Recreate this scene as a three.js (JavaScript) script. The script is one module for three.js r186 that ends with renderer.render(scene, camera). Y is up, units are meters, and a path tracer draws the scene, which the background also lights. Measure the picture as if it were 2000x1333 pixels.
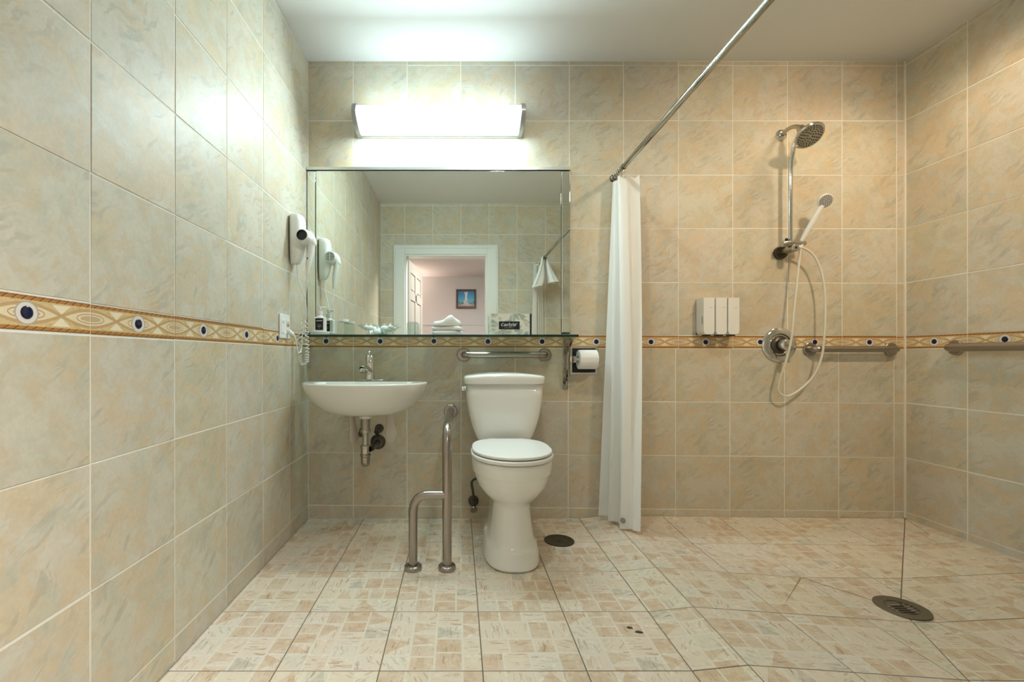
import * as THREE from 'three';
import { RoundedBoxGeometry } from 'three/addons/geometries/RoundedBoxGeometry.js';
import { mergeGeometries, mergeVertices, toCreasedNormals } from 'three/addons/utils/BufferGeometryUtils.js';
import { RectAreaLightUniformsLib } from 'three/addons/lights/RectAreaLightUniformsLib.js';

/* ---------- camera, lights, exposure ---------- */
RectAreaLightUniformsLib.init();
const scene = new THREE.Scene();
scene.background = new THREE.Color(0x000000);
const camera = new THREE.PerspectiveCamera(2 * Math.atan(666.5 / 880) * 180 / Math.PI, 2000 / 1333, 0.05, 60);
camera.position.set(0.841, 0.91, 2.525);
camera.lookAt(0.841, 0.91, 0);
camera.setViewOffset(2000, 1333, 105, -29.5, 2000, 1333);       // the lens is shifted: verticals stay upright
const renderer = new THREE.WebGLRenderer({ antialias: true });
renderer.toneMapping = THREE.LinearToneMapping;
renderer.toneMappingExposure = 1.17;
renderer.shadowMap.enabled = true;
const COOL = new THREE.Color().setRGB(0.77, 1.0, 1.06), WARM = new THREE.Color().setRGB(1.0, 0.78, 0.54);
const V = { front: 44, down: 22, up: 5, glow: 3 };            // vanity light
const SHOWER_SPOT = 8, BEDROOM = 120, FILL = 1.9;  // strengths of the unseen shower, bedroom and bathroom ceiling lamps

/* ---------- helpers ---------- */
let seed = 7;
const rnd = () => { seed = (seed + 0x6d2b79f5) | 0; let t = Math.imul(seed ^ (seed >>> 15), 1 | seed); t = (t + Math.imul(t ^ (t >>> 7), 61 | t)) ^ t; return ((t ^ (t >>> 14)) >>> 0) / 4294967296; };
const rr = (a, b) => a + (b - a) * rnd();
const v3 = (x, y, z) => new THREE.Vector3(x, y, z);
const used = new Map();
function numbered(name) { const n = used.get(name) ?? 0; used.set(name, n + 1); return n ? `${name}_${String(n).padStart(3, '0')}` : name; }
function obj(name, geo, mat, parent) {
  const g = Array.isArray(geo) ? merge(geo) : geo;
  const m = new THREE.Mesh(g, mat); m.name = numbered(name); m.castShadow = m.receiveShadow = true;
  (parent || scene).add(m); return m;
}
function thing(name, label, category, pos = [0, 0, 0], turn = 0, group) {
  const o = new THREE.Group(); o.name = numbered(name); scene.add(o); o.position.set(...pos); o.rotation.y = turn;
  o.userData = { label, category }; if (group) o.userData.group = group;
  return o;
}
function structure(name, label) { const o = new THREE.Group(); o.name = name; o.userData = { kind: 'structure', label }; scene.add(o); return o; }
function merge(list) {
  return mergeGeometries(list.map((g) => {
    const n = g.index ? g.toNonIndexed() : g.clone();
    if (!n.attributes.normal) n.computeVertexNormals();
    if (!n.attributes.uv) n.setAttribute('uv', new THREE.BufferAttribute(new Float32Array(n.attributes.position.count * 2), 2));
    for (const k of Object.keys(n.attributes)) if (!['position', 'normal', 'uv'].includes(k)) n.deleteAttribute(k);
    return n;
  }));
}
const box = (x0, x1, y0, y1, z0, z1) => new THREE.BoxGeometry(x1 - x0, y1 - y0, z1 - z0).translate((x0 + x1) / 2, (y0 + y1) / 2, (z0 + z1) / 2);
const rbox = (x0, x1, y0, y1, z0, z1, r = 0.004, s = 3) => new RoundedBoxGeometry(x1 - x0, y1 - y0, z1 - z0, s, r).translate((x0 + x1) / 2, (y0 + y1) / 2, (z0 + z1) / 2);
function lathe(profile, seg = 40) { return new THREE.LatheGeometry(profile.map(([r, y]) => new THREE.Vector2(r, y)), seg); }
function along(geo, dir, pos) {                                  // turns a +y geometry to dir and sets it at pos
  const q = new THREE.Quaternion().setFromUnitVectors(v3(0, 1, 0), v3(...dir).normalize());
  return geo.applyQuaternion(q).translate(...pos);
}
// a lathed piece with creased edges
const turned = (profile, seg = 40, crease = 0.6) => toCreasedNormals(lathe(profile, seg), crease);
function fillet(pts, r, n = 8) {
  const P = pts.map((p) => v3(...p)), out = [P[0]];
  for (let i = 1; i < P.length - 1; i++) {
    const a = P[i - 1].clone().sub(P[i]), b = P[i + 1].clone().sub(P[i]), ra = Math.min(r, a.length() * 0.48), rb = Math.min(r, b.length() * 0.48);
    const s = P[i].clone().add(a.normalize().multiplyScalar(ra)), e = P[i].clone().add(b.normalize().multiplyScalar(rb));
    for (let k = 0; k <= n; k++) { const t = k / n; out.push(s.clone().multiplyScalar((1 - t) * (1 - t)).add(P[i].clone().multiplyScalar(2 * t * (1 - t))).add(e.clone().multiplyScalar(t * t))); }
  }
  out.push(P[P.length - 1]); return out;
}
class Poly extends THREE.Curve {
  constructor(pts) { super(); this.p = pts; this.l = [0]; for (let i = 1; i < pts.length; i++) this.l.push(this.l[i - 1] + pts[i].distanceTo(pts[i - 1])); }
  getPoint(t, o = new THREE.Vector3()) {
    const d = t * this.l[this.l.length - 1]; let i = 1; while (i < this.l.length - 1 && this.l[i] < d) i++;
    const f = (d - this.l[i - 1]) / Math.max(1e-9, this.l[i] - this.l[i - 1]);
    return o.copy(this.p[i - 1]).lerp(this.p[i], Math.min(1, Math.max(0, f)));
  }
  getPointAt(t, o) { return this.getPoint(t, o); }
}
function tube(pts, r, { bend = 0, seg = 0, radial = 16, smooth = false } = {}) {
  const P = bend ? fillet(pts, bend) : pts.map((p) => v3(...p));
  const c = smooth ? new THREE.CatmullRomCurve3(P, false, 'centripetal') : new Poly(P);
  return new THREE.TubeGeometry(c, seg || Math.max(12, P.length * 4), r, radial, false);
}
function loft(rings, { capStart = true, capEnd = true } = {}) {   // rings of equal count, counter-clockwise seen from the end side
  const n = rings[0].length, pos = [], uv = [], idx = [];
  rings.forEach((r, j) => r.forEach((p, i) => { pos.push(p.x, p.y, p.z); uv.push(i / n, j / (rings.length - 1)); }));
  for (let j = 0; j < rings.length - 1; j++) for (let i = 0; i < n; i++) {
    const a = j * n + i, b = j * n + (i + 1) % n, c = a + n, d = b + n;
    idx.push(a, b, d, a, d, c);
  }
  const cap = (j, flip) => {
    const c = rings[j].reduce((s, p) => s.add(p), v3(0, 0, 0)).multiplyScalar(1 / n), k = pos.length / 3;
    pos.push(c.x, c.y, c.z); uv.push(0.5, 0.5);
    for (let i = 0; i < n; i++) { const a = j * n + i, b = j * n + (i + 1) % n; flip ? idx.push(b, a, k) : idx.push(a, b, k); }
  };
  if (capStart) cap(0, true);
  if (capEnd) cap(rings.length - 1, false);
  const g = new THREE.BufferGeometry();
  g.setAttribute('position', new THREE.Float32BufferAttribute(pos, 3)); g.setAttribute('uv', new THREE.Float32BufferAttribute(uv, 2));
  g.setIndex(idx); g.computeVertexNormals(); return g;
}
// egg-shaped horizontal ring: widest at zc, from zb (back) to zf (front), running so that a loft upwards faces outwards
function egg(cx, y, hw, zb, zc, zf, nf = 2, nb = 2, N = 56) {
  const out = [];
  for (let i = 0; i < N; i++) {
    const t = -i / N * 2 * Math.PI, c = Math.cos(t), s = Math.sin(t), e = s > 0 ? nf : nb, p = (q) => Math.sign(q) * Math.abs(q) ** (2 / e);
    out.push(v3(cx + hw * p(c), y, zc + (s > 0 ? zf - zc : zc - zb) * p(s)));
  }
  return out;
}

/* ---------- textures ---------- */
const LAT = new Float32Array(256 * 256); for (let i = 0; i < LAT.length; i++) LAT[i] = rnd();
function noise(x, y) {
  const ix = Math.floor(x), iy = Math.floor(y), fx = x - ix, fy = y - iy, u = fx * fx * (3 - 2 * fx), w = fy * fy * (3 - 2 * fy);
  const L = (a, b) => LAT[((b & 255) << 8) | (a & 255)];
  return (L(ix, iy) * (1 - u) + L(ix + 1, iy) * u) * (1 - w) + (L(ix, iy + 1) * (1 - u) + L(ix + 1, iy + 1) * u) * w;
}
function fbm(x, y, o = 5, g = 0.5) { let s = 0, a = 1, t = 0; for (let i = 0; i < o; i++) { s += a * noise(x + i * 17.3, y + i * 9.1); t += a; a *= g; x *= 2.03; y *= 2.03; } return s / t; }
function dataTex(w, h, fn, srgb = true) {
  const d = new Uint8Array(w * h * 4);
  for (let y = 0, o = 0; y < h; y++) for (let x = 0; x < w; x++, o += 4) { const c = fn(x, y); d[o] = c[0]; d[o + 1] = c[1]; d[o + 2] = c[2]; d[o + 3] = 255; }
  const t = new THREE.DataTexture(d, w, h); t.magFilter = t.minFilter = THREE.LinearFilter; t.wrapS = t.wrapT = THREE.RepeatWrapping;
  if (srgb) t.colorSpace = THREE.SRGBColorSpace; t.needsUpdate = true; return t;
}
function canvasTex(w, h, draw) {
  const c = document.createElement('canvas'); c.width = w; c.height = h; draw(c.getContext('2d'), w, h);
  const t = new THREE.CanvasTexture(c); t.colorSpace = THREE.SRGBColorSpace; t.wrapS = t.wrapT = THREE.RepeatWrapping; return t;
}
const mixc = (a, b, t) => a.map((q, i) => q + (b[i] - q) * t), clamp01 = (t) => Math.max(0, Math.min(1, t)), sstep = (a, b, t) => { t = clamp01((t - a) / (b - a)); return t * t * (3 - 2 * t); };

// marbled wall tile: 1.3 m of print, every tile takes its own window of it
const MARBLE_SIZE = 1.3;
const marble = dataTex(1300, 1300, (px, py) => {
  const x = px / 1000, y = py / 1000;                            // metres
  const wx = fbm(x * 9 + 3, y * 9, 3) - 0.5, wy = fbm(x * 9, y * 9 + 40, 3) - 0.5;
  const a = fbm(x * 13 + wx * 1.1, y * 13 + wy * 1.1, 5), b = fbm(x * 17 + wx * 1.3 + 70, y * 17 + wy * 1.3 + 20, 5);
  let c = mixc([210, 203, 187], [213, 199, 173], sstep(0.44, 0.62, a));
  c = mixc(c, [193, 195, 180], 0.5 * sstep(0.5, 0.68, b));
  c = mixc(c, [216, 210, 193], 0.5 * sstep(0.5, 0.34, a));
  const u = (x * 0.8 + y * 0.6), w = (x * 0.6 - y * 0.8);        // fine streaks running up to the right
  const vein = fbm(u * 16 + wx * 1.2, w * 62 + wx * 5, 4, 0.6), patch = sstep(0.44, 0.66, fbm(x * 11 + 11, y * 11 + 5, 3));
  c = mixc(c, [176, 172, 156], 0.5 * sstep(0.54, 0.72, vein) * (0.2 + 0.8 * patch));
  c = mixc(c, [208, 187, 156], 0.4 * sstep(0.52, 0.7, fbm(x * 34 + wx * 1.5 + 5, y * 34 + wy * 1.5 + 9, 4)));
  const f = 1 + (fbm(x * 160, y * 160, 2) - 0.5) * 0.05;
  return c.map((q) => Math.max(0, Math.min(255, q * f)));
});
// floor tile: worn print of small cut-stone cells on a cream ground
function floorPrint(s0) {
  seed = s0;
  return canvasTex(1024, 1024, (g, W) => {
    g.fillStyle = '#e0d8ca'; g.fillRect(0, 0, W, W);
    const cuts = (n) => { const a = []; let t = 0; while (a.length < n) { a.push(1 + rr(-0.22, 0.22)); } const s = a.reduce((p, q) => p + q, 0); return a.map((q) => (t += q) / s); };
    const rows = [0, ...cuts(4)];
    for (let j = 0; j < 4; j++) {
      const cols = [0, ...cuts(rnd() < 0.5 ? 4 : 5)];
      for (let i = 0; i < cols.length - 1; i++) {
        const m = 11, x0 = cols[i] * W + m, x1 = cols[i + 1] * W - m, y0 = rows[j] * W + m, y1 = rows[j + 1] * W - m;
        g.save(); g.beginPath(); g.rect(x0, y0, x1 - x0, y1 - y0); g.clip();
        const kind = rnd(), warm = rnd() < 0.72, hue = warm ? [199, 168, 138] : [186, 178, 160];
        g.fillStyle = `rgba(${hue.map((h) => h + 16)},${rr(0.1, 0.38)})`; g.fillRect(x0, y0, x1 - x0, y1 - y0);
        if (kind < 0.3) { g.fillStyle = `rgba(${hue},${rr(0.4, 0.8)})`; g.fillRect(x0, y0, x1 - x0, y1 - y0); }
        else if (kind < 0.5) { g.fillStyle = `rgba(${hue},0.65)`; g.beginPath(); g.moveTo(x0, y1); g.lineTo(x0 + (x1 - x0) * rr(0.2, 0.9), y0); g.lineTo(x1, y1); g.fill(); }
        const ang = rnd() < 0.4 ? 0 : rnd() < 0.5 ? Math.PI / 2 : rr(-0.8, 0.8), cx = (x0 + x1) / 2, cy = (y0 + y1) / 2;
        g.translate(cx, cy); g.rotate(ang);
        for (let k = 0; k < 13; k++) {
          const yy = rr(-150, 150), xx = rr(-170, 60), l = rr(40, 150), d = rnd() < 0.22 ? [166, 136, 108] : hue;
          g.strokeStyle = `rgba(${d.map((h) => Math.round(h * 0.93))},${rr(0.2, 0.6)})`; g.lineWidth = rr(7, 22);
          g.beginPath(); g.moveTo(xx, yy); g.bezierCurveTo(xx + l * 0.3, yy + rr(-26, 26), xx + l * 0.6, yy + rr(-26, 26), xx + l, yy + rr(-10, 10)); g.stroke();
        }
        g.restore();
      }
    }
    for (let k = 0; k < 260; k++) { g.fillStyle = `rgba(${rnd() < 0.5 ? '232,222,205' : '146,114,88'},${rr(0.15, 0.6)})`; g.beginPath(); g.ellipse(rr(0, W), rr(0, W), rr(1.5, 7), rr(1.5, 4), rr(0, 3), 0, 7); g.fill(); }
    const im = g.getImageData(0, 0, W, W), d = im.data;          // worn patches where the print has faded
    for (let y = 0; y < W; y++) for (let x = 0; x < W; x++) {
      const o = (y * W + x) * 4, f = 0.08 + 0.42 * sstep(0.38, 0.66, fbm(x / 70 + s0, y / 70, 4)), gr = 1 + (noise(x / 3, y / 3) - 0.5) * 0.05;
      for (let c = 0; c < 3; c++) d[o + c] = (d[o + c] + ([226, 214, 194][c] - d[o + c]) * f) * gr;
    }
    g.putImageData(im, 0, 0);
  });
}
const floorMaps = [floorPrint(101), floorPrint(202), floorPrint(303)];
seed = 11;
// decorative border tile
const borderMap = canvasTex(1220, 280, (g, W, H) => {
  g.fillStyle = '#d8bd8c'; g.fillRect(0, 0, W, H);
  for (let k = 0; k < 500; k++) { g.fillStyle = `rgba(${rnd() < 0.5 ? '236,216,176' : '196,160,108'},0.25)`; g.beginPath(); g.ellipse(rr(0, W), rr(0, H), rr(6, 30), rr(4, 14), 0, 0, 7); g.fill(); }
  const A = H * 0.27, y0 = H / 2;
  for (const [s0, s1] of [[0, 0.25], [0.25, 0.75], [0.75, 1]]) {   // cream lozenges between the strands
    g.fillStyle = 'rgba(240,226,192,0.75)'; g.beginPath();
    for (const s of [1, -1]) for (let k = 0; k <= 40; k++) { const t = s > 0 ? s0 + (s1 - s0) * k / 40 : s1 - (s1 - s0) * k / 40; g.lineTo(t * W, y0 + s * A * 0.8 * Math.abs(Math.cos(2 * Math.PI * t))); }
    g.fill();
  }
  for (const t of [0.25, 0.75]) for (const s of [1, -1]) {         // cream triangles above and below the crossings
    g.fillStyle = 'rgba(243,232,205,0.9)'; g.beginPath(); g.moveTo(t * W, y0 + s * 14); g.lineTo(t * W - 90, y0 + s * A * 1.15); g.lineTo(t * W + 90, y0 + s * A * 1.15); g.fill();
  }
  for (const s of [1, -1]) for (const [w, col] of [[22, '#b98d57'], [12, '#e0c79b'], [4, '#a27646']]) {
    g.strokeStyle = col; g.lineWidth = w; g.beginPath();
    for (let k = 0; k <= 160; k++) { const t = k / 160, y = y0 + s * A * Math.cos(2 * Math.PI * t) * 0.98; k ? g.lineTo(t * W, y) : g.moveTo(t * W, y); } g.stroke();
  }
  for (const cx of [0, 0.5, 1]) {
    g.strokeStyle = '#b08f6b'; g.lineWidth = 7; g.beginPath(); g.ellipse(cx * W, y0, 150, A * 0.55, 0, 0, 7); g.stroke();
    g.fillStyle = cx === 0.5 ? '#c9b391' : '#cbb08a'; g.beginPath(); g.ellipse(cx * W, y0, 112, A * 0.34, 0, 0, 7); g.fill();
  }
  for (const s of [0, 1]) {                                      // rope edges
    const y = s ? H * 0.86 : 0, h = H * 0.14;
    g.fillStyle = '#b57f3f'; g.fillRect(0, y, W, h);
    g.fillStyle = '#99642c'; g.fillRect(0, s ? y + h * 0.62 : y, W, h * 0.38);
    for (let t = 0.03; t < 1; t += 0.062) {
      g.strokeStyle = 'rgba(116,70,28,0.8)'; g.lineWidth = 9; g.beginPath(); g.moveTo(t * W, y + h); g.quadraticCurveTo(t * W + 22, y + h * 0.5, t * W + 60, y); g.stroke();
      g.strokeStyle = 'rgba(206,155,92,0.6)'; g.lineWidth = 6; g.beginPath(); g.moveTo(t * W + 16, y + h); g.quadraticCurveTo(t * W + 36, y + h * 0.5, t * W + 74, y); g.stroke();
    }
  }
  g.fillStyle = '#b9aca4'; g.beginPath(); g.ellipse(W / 2, y0, 100, 92, 0, 0, 7); g.fill();
  g.fillStyle = '#e6dfd4'; g.beginPath(); g.ellipse(W / 2, y0, 88, 82, 0, 0, 7); g.fill();
});
const corroded = dataTex(512, 512, (x, y) => {                   // worn chrome: dark pitting along the tube
  const p = sstep(0.5, 0.7, fbm(x / 14, y / 34, 5, 0.62)), q = 1 - 0.75 * p; return [188 * q, 184 * q, 172 * q];
});
const pitBump = dataTex(512, 512, (x, y) => { const p = 255 * (1 - sstep(0.52, 0.78, fbm(x / 14, y / 34, 5, 0.62))); return [p, p, p]; }, false);
const terry = dataTex(256, 256, (x, y) => { const p = 255 * fbm(x / 3, y / 3, 2); return [p, p, p]; }, false);
const paintBump = dataTex(512, 512, (x, y) => { const p = 255 * fbm(x / 9, y / 9, 4); return [p, p, p]; }, false);
const cleanRough = dataTex(512, 512, (x, y) => { const p = 90 + 110 * fbm(x / 40, y / 40, 4); return [p, p, p]; }, false);
const brushedBump = dataTex(256, 256, (x, y) => { const p = 255 * noise(x / 1.2, y / 60); return [p, p, p]; }, false);

/* ---------- materials ---------- */
const S = (o) => new THREE.MeshStandardMaterial(o), P = (o) => new THREE.MeshPhysicalMaterial(o);
const lin = (r, g, b) => new THREE.Color().setRGB(r, g, b);
const M = {
  wallTile: P({ map: marble, vertexColors: true, roughness: 0.46, specularIntensity: 0.7, bumpMap: paintBump, bumpScale: 0.0002 }),
  border: P({ map: borderMap, vertexColors: true, roughness: 0.32 }),
  navy: P({ color: lin(0.006, 0.01, 0.045), roughness: 0.12 }),
  grout: S({ color: lin(0.82, 0.8, 0.74), roughness: 0.9 }),
  caulk: S({ color: lin(0.8, 0.76, 0.66), roughness: 0.5 }),
  floorGrout: S({ color: lin(0.2, 0.15, 0.1), roughness: 0.95 }),
  floor: floorMaps.map((m) => P({ map: m, vertexColors: true, roughness: 0.42, roughnessMap: cleanRough })),
  ceiling: S({ color: lin(0.74, 0.74, 0.72), roughness: 0.7, bumpMap: paintBump, bumpScale: 0.0003 }),
  porcelain: P({ color: lin(0.88, 0.88, 0.84), roughness: 0.16, clearcoat: 0.6, clearcoatRoughness: 0.06 }),
  seat: P({ color: lin(0.84, 0.84, 0.81), roughness: 0.28 }),
  chrome: S({ color: lin(0.72, 0.72, 0.7), metalness: 1, roughness: 0.1 }),
  oldChrome: S({ color: lin(0.5, 0.48, 0.43), metalness: 1, roughness: 0.22, bumpMap: paintBump, bumpScale: 0.0004 }),
  darkMetal: S({ color: lin(0.1, 0.09, 0.075), metalness: 1, roughness: 0.35 }),
  drainMetal: S({ color: lin(0.2, 0.18, 0.14), metalness: 0.8, roughness: 0.5 }),
  steel: S({ color: lin(0.38, 0.345, 0.31), metalness: 1, roughness: 0.27, bumpMap: brushedBump, bumpScale: 0.00008 }),
  rod: S({ map: corroded, metalness: 1, roughness: 0.26, bumpMap: pitBump, bumpScale: 0.0006 }),
  mirror: S({ color: lin(0.87, 0.91, 0.85), metalness: 1, roughness: 0.0 }),
  mirrorEdge: S({ color: lin(0.02, 0.06, 0.05), roughness: 0.2 }),
  endCap: S({ color: lin(0.34, 0.34, 0.33), metalness: 0.6, roughness: 0.4 }),
  alu: S({ color: lin(0.78, 0.79, 0.78), metalness: 1, roughness: 0.3 }),
  glassShelf: P({ color: lin(0.86, 0.96, 0.91), transmission: 1, thickness: 0, roughness: 0.0, ior: 1.5 }),
  shelfEdge: P({ color: lin(0.004, 0.03, 0.022), roughness: 0.08 }),
  clear: P({ color: lin(0.94, 0.97, 0.96), transmission: 1, thickness: 0, roughness: 0.02, ior: 1.45 }),
  white: P({ color: lin(0.8, 0.8, 0.77), roughness: 0.35 }),
  whiteSoft: P({ color: lin(0.78, 0.78, 0.75), roughness: 0.55 }),
  ivory: S({ color: lin(0.66, 0.6, 0.5), roughness: 0.6 }),
  pad: S({ color: lin(0.62, 0.56, 0.48), roughness: 0.7 }),
  black: S({ color: lin(0.012, 0.012, 0.013), roughness: 0.4 }),
  rubber: S({ color: lin(0.04, 0.035, 0.03), roughness: 0.6 }),
  grey: S({ color: lin(0.3, 0.3, 0.29), roughness: 0.5 }),
  curtain: P({ color: lin(0.9, 0.9, 0.87), roughness: 0.75, transmission: 0.12, thickness: 0, side: THREE.DoubleSide, bumpMap: terry, bumpScale: 0.0003, sheen: 0.2 }),
  towel: S({ color: lin(0.85, 0.85, 0.83), roughness: 0.95, bumpMap: terry, bumpScale: 0.0012, side: THREE.DoubleSide }),
  paper: S({ color: lin(0.86, 0.85, 0.83), roughness: 0.95 }),
  hose: P({ color: lin(0.72, 0.68, 0.58), roughness: 0.35 }),
  doorPaint: S({ color: lin(0.78, 0.79, 0.77), roughness: 0.4 }),
  leafPaint: S({ color: lin(0.4, 0.37, 0.34), roughness: 0.45 }),
  bedWall: S({ color: lin(0.72, 0.7, 0.695), roughness: 0.85, bumpMap: paintBump, bumpScale: 0.0003 }),
  bedTrim: S({ color: lin(0.72, 0.7, 0.7), roughness: 0.7 }),
  carpet: S({ color: lin(0.22, 0.18, 0.14), roughness: 1, bumpMap: terry, bumpScale: 0.003 }),
  frameWood: S({ color: lin(0.06, 0.03, 0.018), roughness: 0.4 }),
};

/* ---------- tiles ---------- */
function inset(poly, d) {
  const n = poly.length, out = [];
  for (let i = 0; i < n; i++) {
    const p = poly[(i + n - 1) % n], c = poly[i], q = poly[(i + 1) % n];
    const e1 = [c[0] - p[0], c[1] - p[1]], e2 = [q[0] - c[0], q[1] - c[1]], l1 = Math.hypot(...e1), l2 = Math.hypot(...e2);
    const n1 = [-e1[1] / l1, e1[0] / l1], n2 = [-e2[1] / l2, e2[0] / l2], k = Math.max(0.25, 1 + n1[0] * n2[0] + n1[1] * n2[1]);
    out.push([c[0] + d * (n1[0] + n2[0]) / k, c[1] + d * (n1[1] + n2[1]) / k]);
  }
  return out;
}
const areaOf = (p) => p.reduce((s, a, i) => { const b = p[(i + 1) % p.length]; return s + a[0] * b[1] - b[0] * a[1]; }, 0) / 2;
function clip(poly, a, b) {                                      // keeps what is left of the line a -> b
  const side = (p) => (b[0] - a[0]) * (p[1] - a[1]) - (b[1] - a[1]) * (p[0] - a[0]), out = [];
  poly.forEach((p, i) => { const q = poly[(i + 1) % poly.length], s = side(p), t = side(q); if (s >= 0) out.push(p); if (s * t < 0) { const k = s / (s - t); out.push([p[0] + (q[0] - p[0]) * k, p[1] + (q[1] - p[1]) * k]); } });
  return out;
}
// poly is counter-clockwise in the surface's own (a, b); at(a, b, h) maps it to the room; uvOf(a, b) gives the print
function tileGeo(poly, at, uvOf, { joint = 0.0045, bevel = 0.0008, depth = 0.003, tint = [1, 1, 1], lift = 0 }) {
  const o = inset(poly, joint / 2), t = inset(o, bevel), n = o.length, pos = [], uv = [], col = [];
  const put = (p, h) => { const q = at(p[0], p[1], h); pos.push(q[0], q[1], q[2]); uv.push(...uvOf(p[0], p[1])); col.push(...tint); };
  const tri = (a, ha, b, hb, c, hc) => { put(a, ha); put(b, hb); put(c, hc); };
  for (let i = 1; i < n - 1; i++) tri(t[0], lift, t[i], lift, t[i + 1], lift);
  for (let i = 0; i < n; i++) {
    const j = (i + 1) % n, lo = lift - bevel * 0.8;
    tri(o[i], lo, o[j], lo, t[j], lift); tri(o[i], lo, t[j], lift, t[i], lift);
    tri(o[i], -depth, o[j], -depth, o[j], lo); tri(o[i], -depth, o[j], lo, o[i], lo);
  }
  const g = new THREE.BufferGeometry();
  g.setAttribute('position', new THREE.Float32BufferAttribute(pos, 3)); g.setAttribute('uv', new THREE.Float32BufferAttribute(uv, 2)); g.setAttribute('color', new THREE.Float32BufferAttribute(col, 3));
  g.computeVertexNormals(); return g;
}
const tone = (k = 0.045, m = 0.92) => { const b = 1 + rr(-k, k); return [b * (1 + rr(-0.012, 0.012)), b, b * (1 + rr(-0.03, 0.03))].map((q) => Math.min(1, q * m)); };
function marbleUV(a0, b0) {
  const u0 = rr(0, MARBLE_SIZE - 0.34), w0 = rr(0, MARBLE_SIZE - 0.34);
  return (a, b) => [(u0 + a - a0) / MARBLE_SIZE, (w0 + b - b0) / MARBLE_SIZE];
}
const BORDER_ROW = 4;                                            // the printed border lies between row lines 4 and 5
// rowsL / rowsR: row line heights at the two ends of the wall; cols: column lines (upper, lower); at maps to the room
function tileWall(wall, a0, a1, rowsL, rowsR, colsUp, colsLow, at, hole) {
  const yAt = (k, a) => rowsL[k] + (rowsR[k] - rowsL[k]) * (a - a0) / (a1 - a0);
  for (let k = 0; k < rowsL.length - 1; k++) {
    const cols = k >= BORDER_ROW ? colsUp : colsLow, isBorder = k === BORDER_ROW;
    for (let i = 0; i < cols.length - 1; i++) {
      const l = cols[i], r = cols[i + 1], jit = rr(-0.0012, 0.0012);
      const cell = [[l, yAt(k, l) + jit], [r, yAt(k, r) + jit], [r, yAt(k + 1, r) + jit], [l, yAt(k + 1, l) + jit]];
      if (k === 0) cell[0][1] = cell[1][1] = 0.001;
      if (k === rowsL.length - 2) cell[2][1] = cell[3][1] = 2.564;
      const [h0, h1, hy] = hole ?? [9, 9, 0];
      const pieces = !hole || l >= h1 || r <= h0 || cell[0][1] >= hy ? [cell] : [
        clip(cell, [h0, 0], [h0, 1]), clip(cell, [h1, 1], [h1, 0]), clip(clip(clip(cell, [0, hy], [1, hy]), [h0, 1], [h0, 0]), [h1, 0], [h1, 1])];
      for (const pc of pieces) {
        if (pc.length < 3 || Math.abs(areaOf(pc)) < 2e-4) continue;
        if (isBorder) {
          const full = 0.305, cut = r - l < 0.27, uvB = (a, b) => [(cut && i === 0 ? 1 - (r - a) / full : (a - l) / (cut ? full : r - l)), (b - yAt(k, a)) / (yAt(k + 1, a) - yAt(k, a))];
          const bt = obj('border_tile', tileGeo(pc, at, uvB, { joint: 0.003, lift: 0.0004, tint: tone(0.04) }), M.border, wall);
          const ca = cut && i === 0 ? r - full / 2 : cut ? l + full / 2 : (l + r) / 2, cb = (yAt(k, ca) + yAt(k + 1, ca)) / 2 + jit;
          if (ca > l + 0.02 && ca < r - 0.02) obj('medallion', discGeo(ca, cb, 0.0132, at), M.navy, bt);
        } else obj('tile', tileGeo(pc, at, marbleUV(l, yAt(k, l)), { tint: tone(), lift: rr(-0.0004, 0.0004) }), M.wallTile, wall);
      }
    }
  }
}
function discGeo(a, b, r, at, N = 20) {
  const ring = (q, h) => Array.from({ length: N }, (_, i) => { const t = i / N * 2 * Math.PI; return v3(...at(a + q * Math.cos(t), b + q * Math.sin(t), h)); });
  return loft([ring(r, 0.0002), ring(r * 0.94, 0.0016), ring(r * 0.7, 0.0022)], { capStart: false });
}

/* ---------- the room ---------- */
const W = 3.345, D = 2.42, H = 2.565;
const backL = [0, 0.075, 0.37, 0.663, 1.03, 1.33, 1.63, 1.926, 2.23, 2.541, H], backR = [0, 0.038, 0.342, 0.648, 1.022, 1.32, 1.625, 1.926, 2.23, 2.538, H];
const withBorder = (r) => [...r.slice(0, 4), r[4] - 0.071, ...r.slice(4)];
const RL = withBorder(backL), RR = withBorder(backR);             // base, three field rows, border between lines 4 and 5, field above
{
  const w = structure('wall_back', 'tiled back wall behind the sink, toilet and shower');
  obj('grout', box(-0.12, W + 0.12, -0.1, H + 0.1, -0.12, -0.0012), M.grout, w);
  const up = [0, 0.253, 0.554, 0.855, 1.1595, 1.463, 1.767, 2.075, 2.38, 2.687, 2.993, 3.298, W], low = [0, 0.253, 0.554, 0.857, 1.16, 1.458, 1.762, 2.06, 2.364, 2.67, 2.974, 3.283, W];
  tileWall(w, 0, W, RL, RR, up, low, (a, b, h) => [a, b, h]);
}
{
  const w = structure('wall_left', 'tiled left wall with the hair dryer');
  obj('grout', box(-0.12, -0.0012, -0.1, H + 0.1, -0.12, D + 0.13), M.grout, w);
  const z = [0, 0.275, 0.582, 0.888, 1.187, 1.494, 1.8, 2.1, D].map((q) => -q).reverse(), l = RL.map((q) => q);
  tileWall(w, -D, 0, l, l, z, z, (a, b, h) => [h, b, -a]);
}
{
  const w = structure('wall_right', 'tiled right wall of the shower with a grab bar');
  obj('grout', box(W + 0.0012, W + 0.12, -0.1, H + 0.1, -0.12, D + 0.13), M.grout, w);
  const z = [0, 0.309, 0.614, 0.92, 1.225, 1.53, 1.835, 2.14, D];
  tileWall(w, 0, D, RR, RR, z, z, (a, b, h) => [W - h, b, a]);
}
const DOOR = [0.258, 1.157, 2.015];                               // opening: left, right, top
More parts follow.
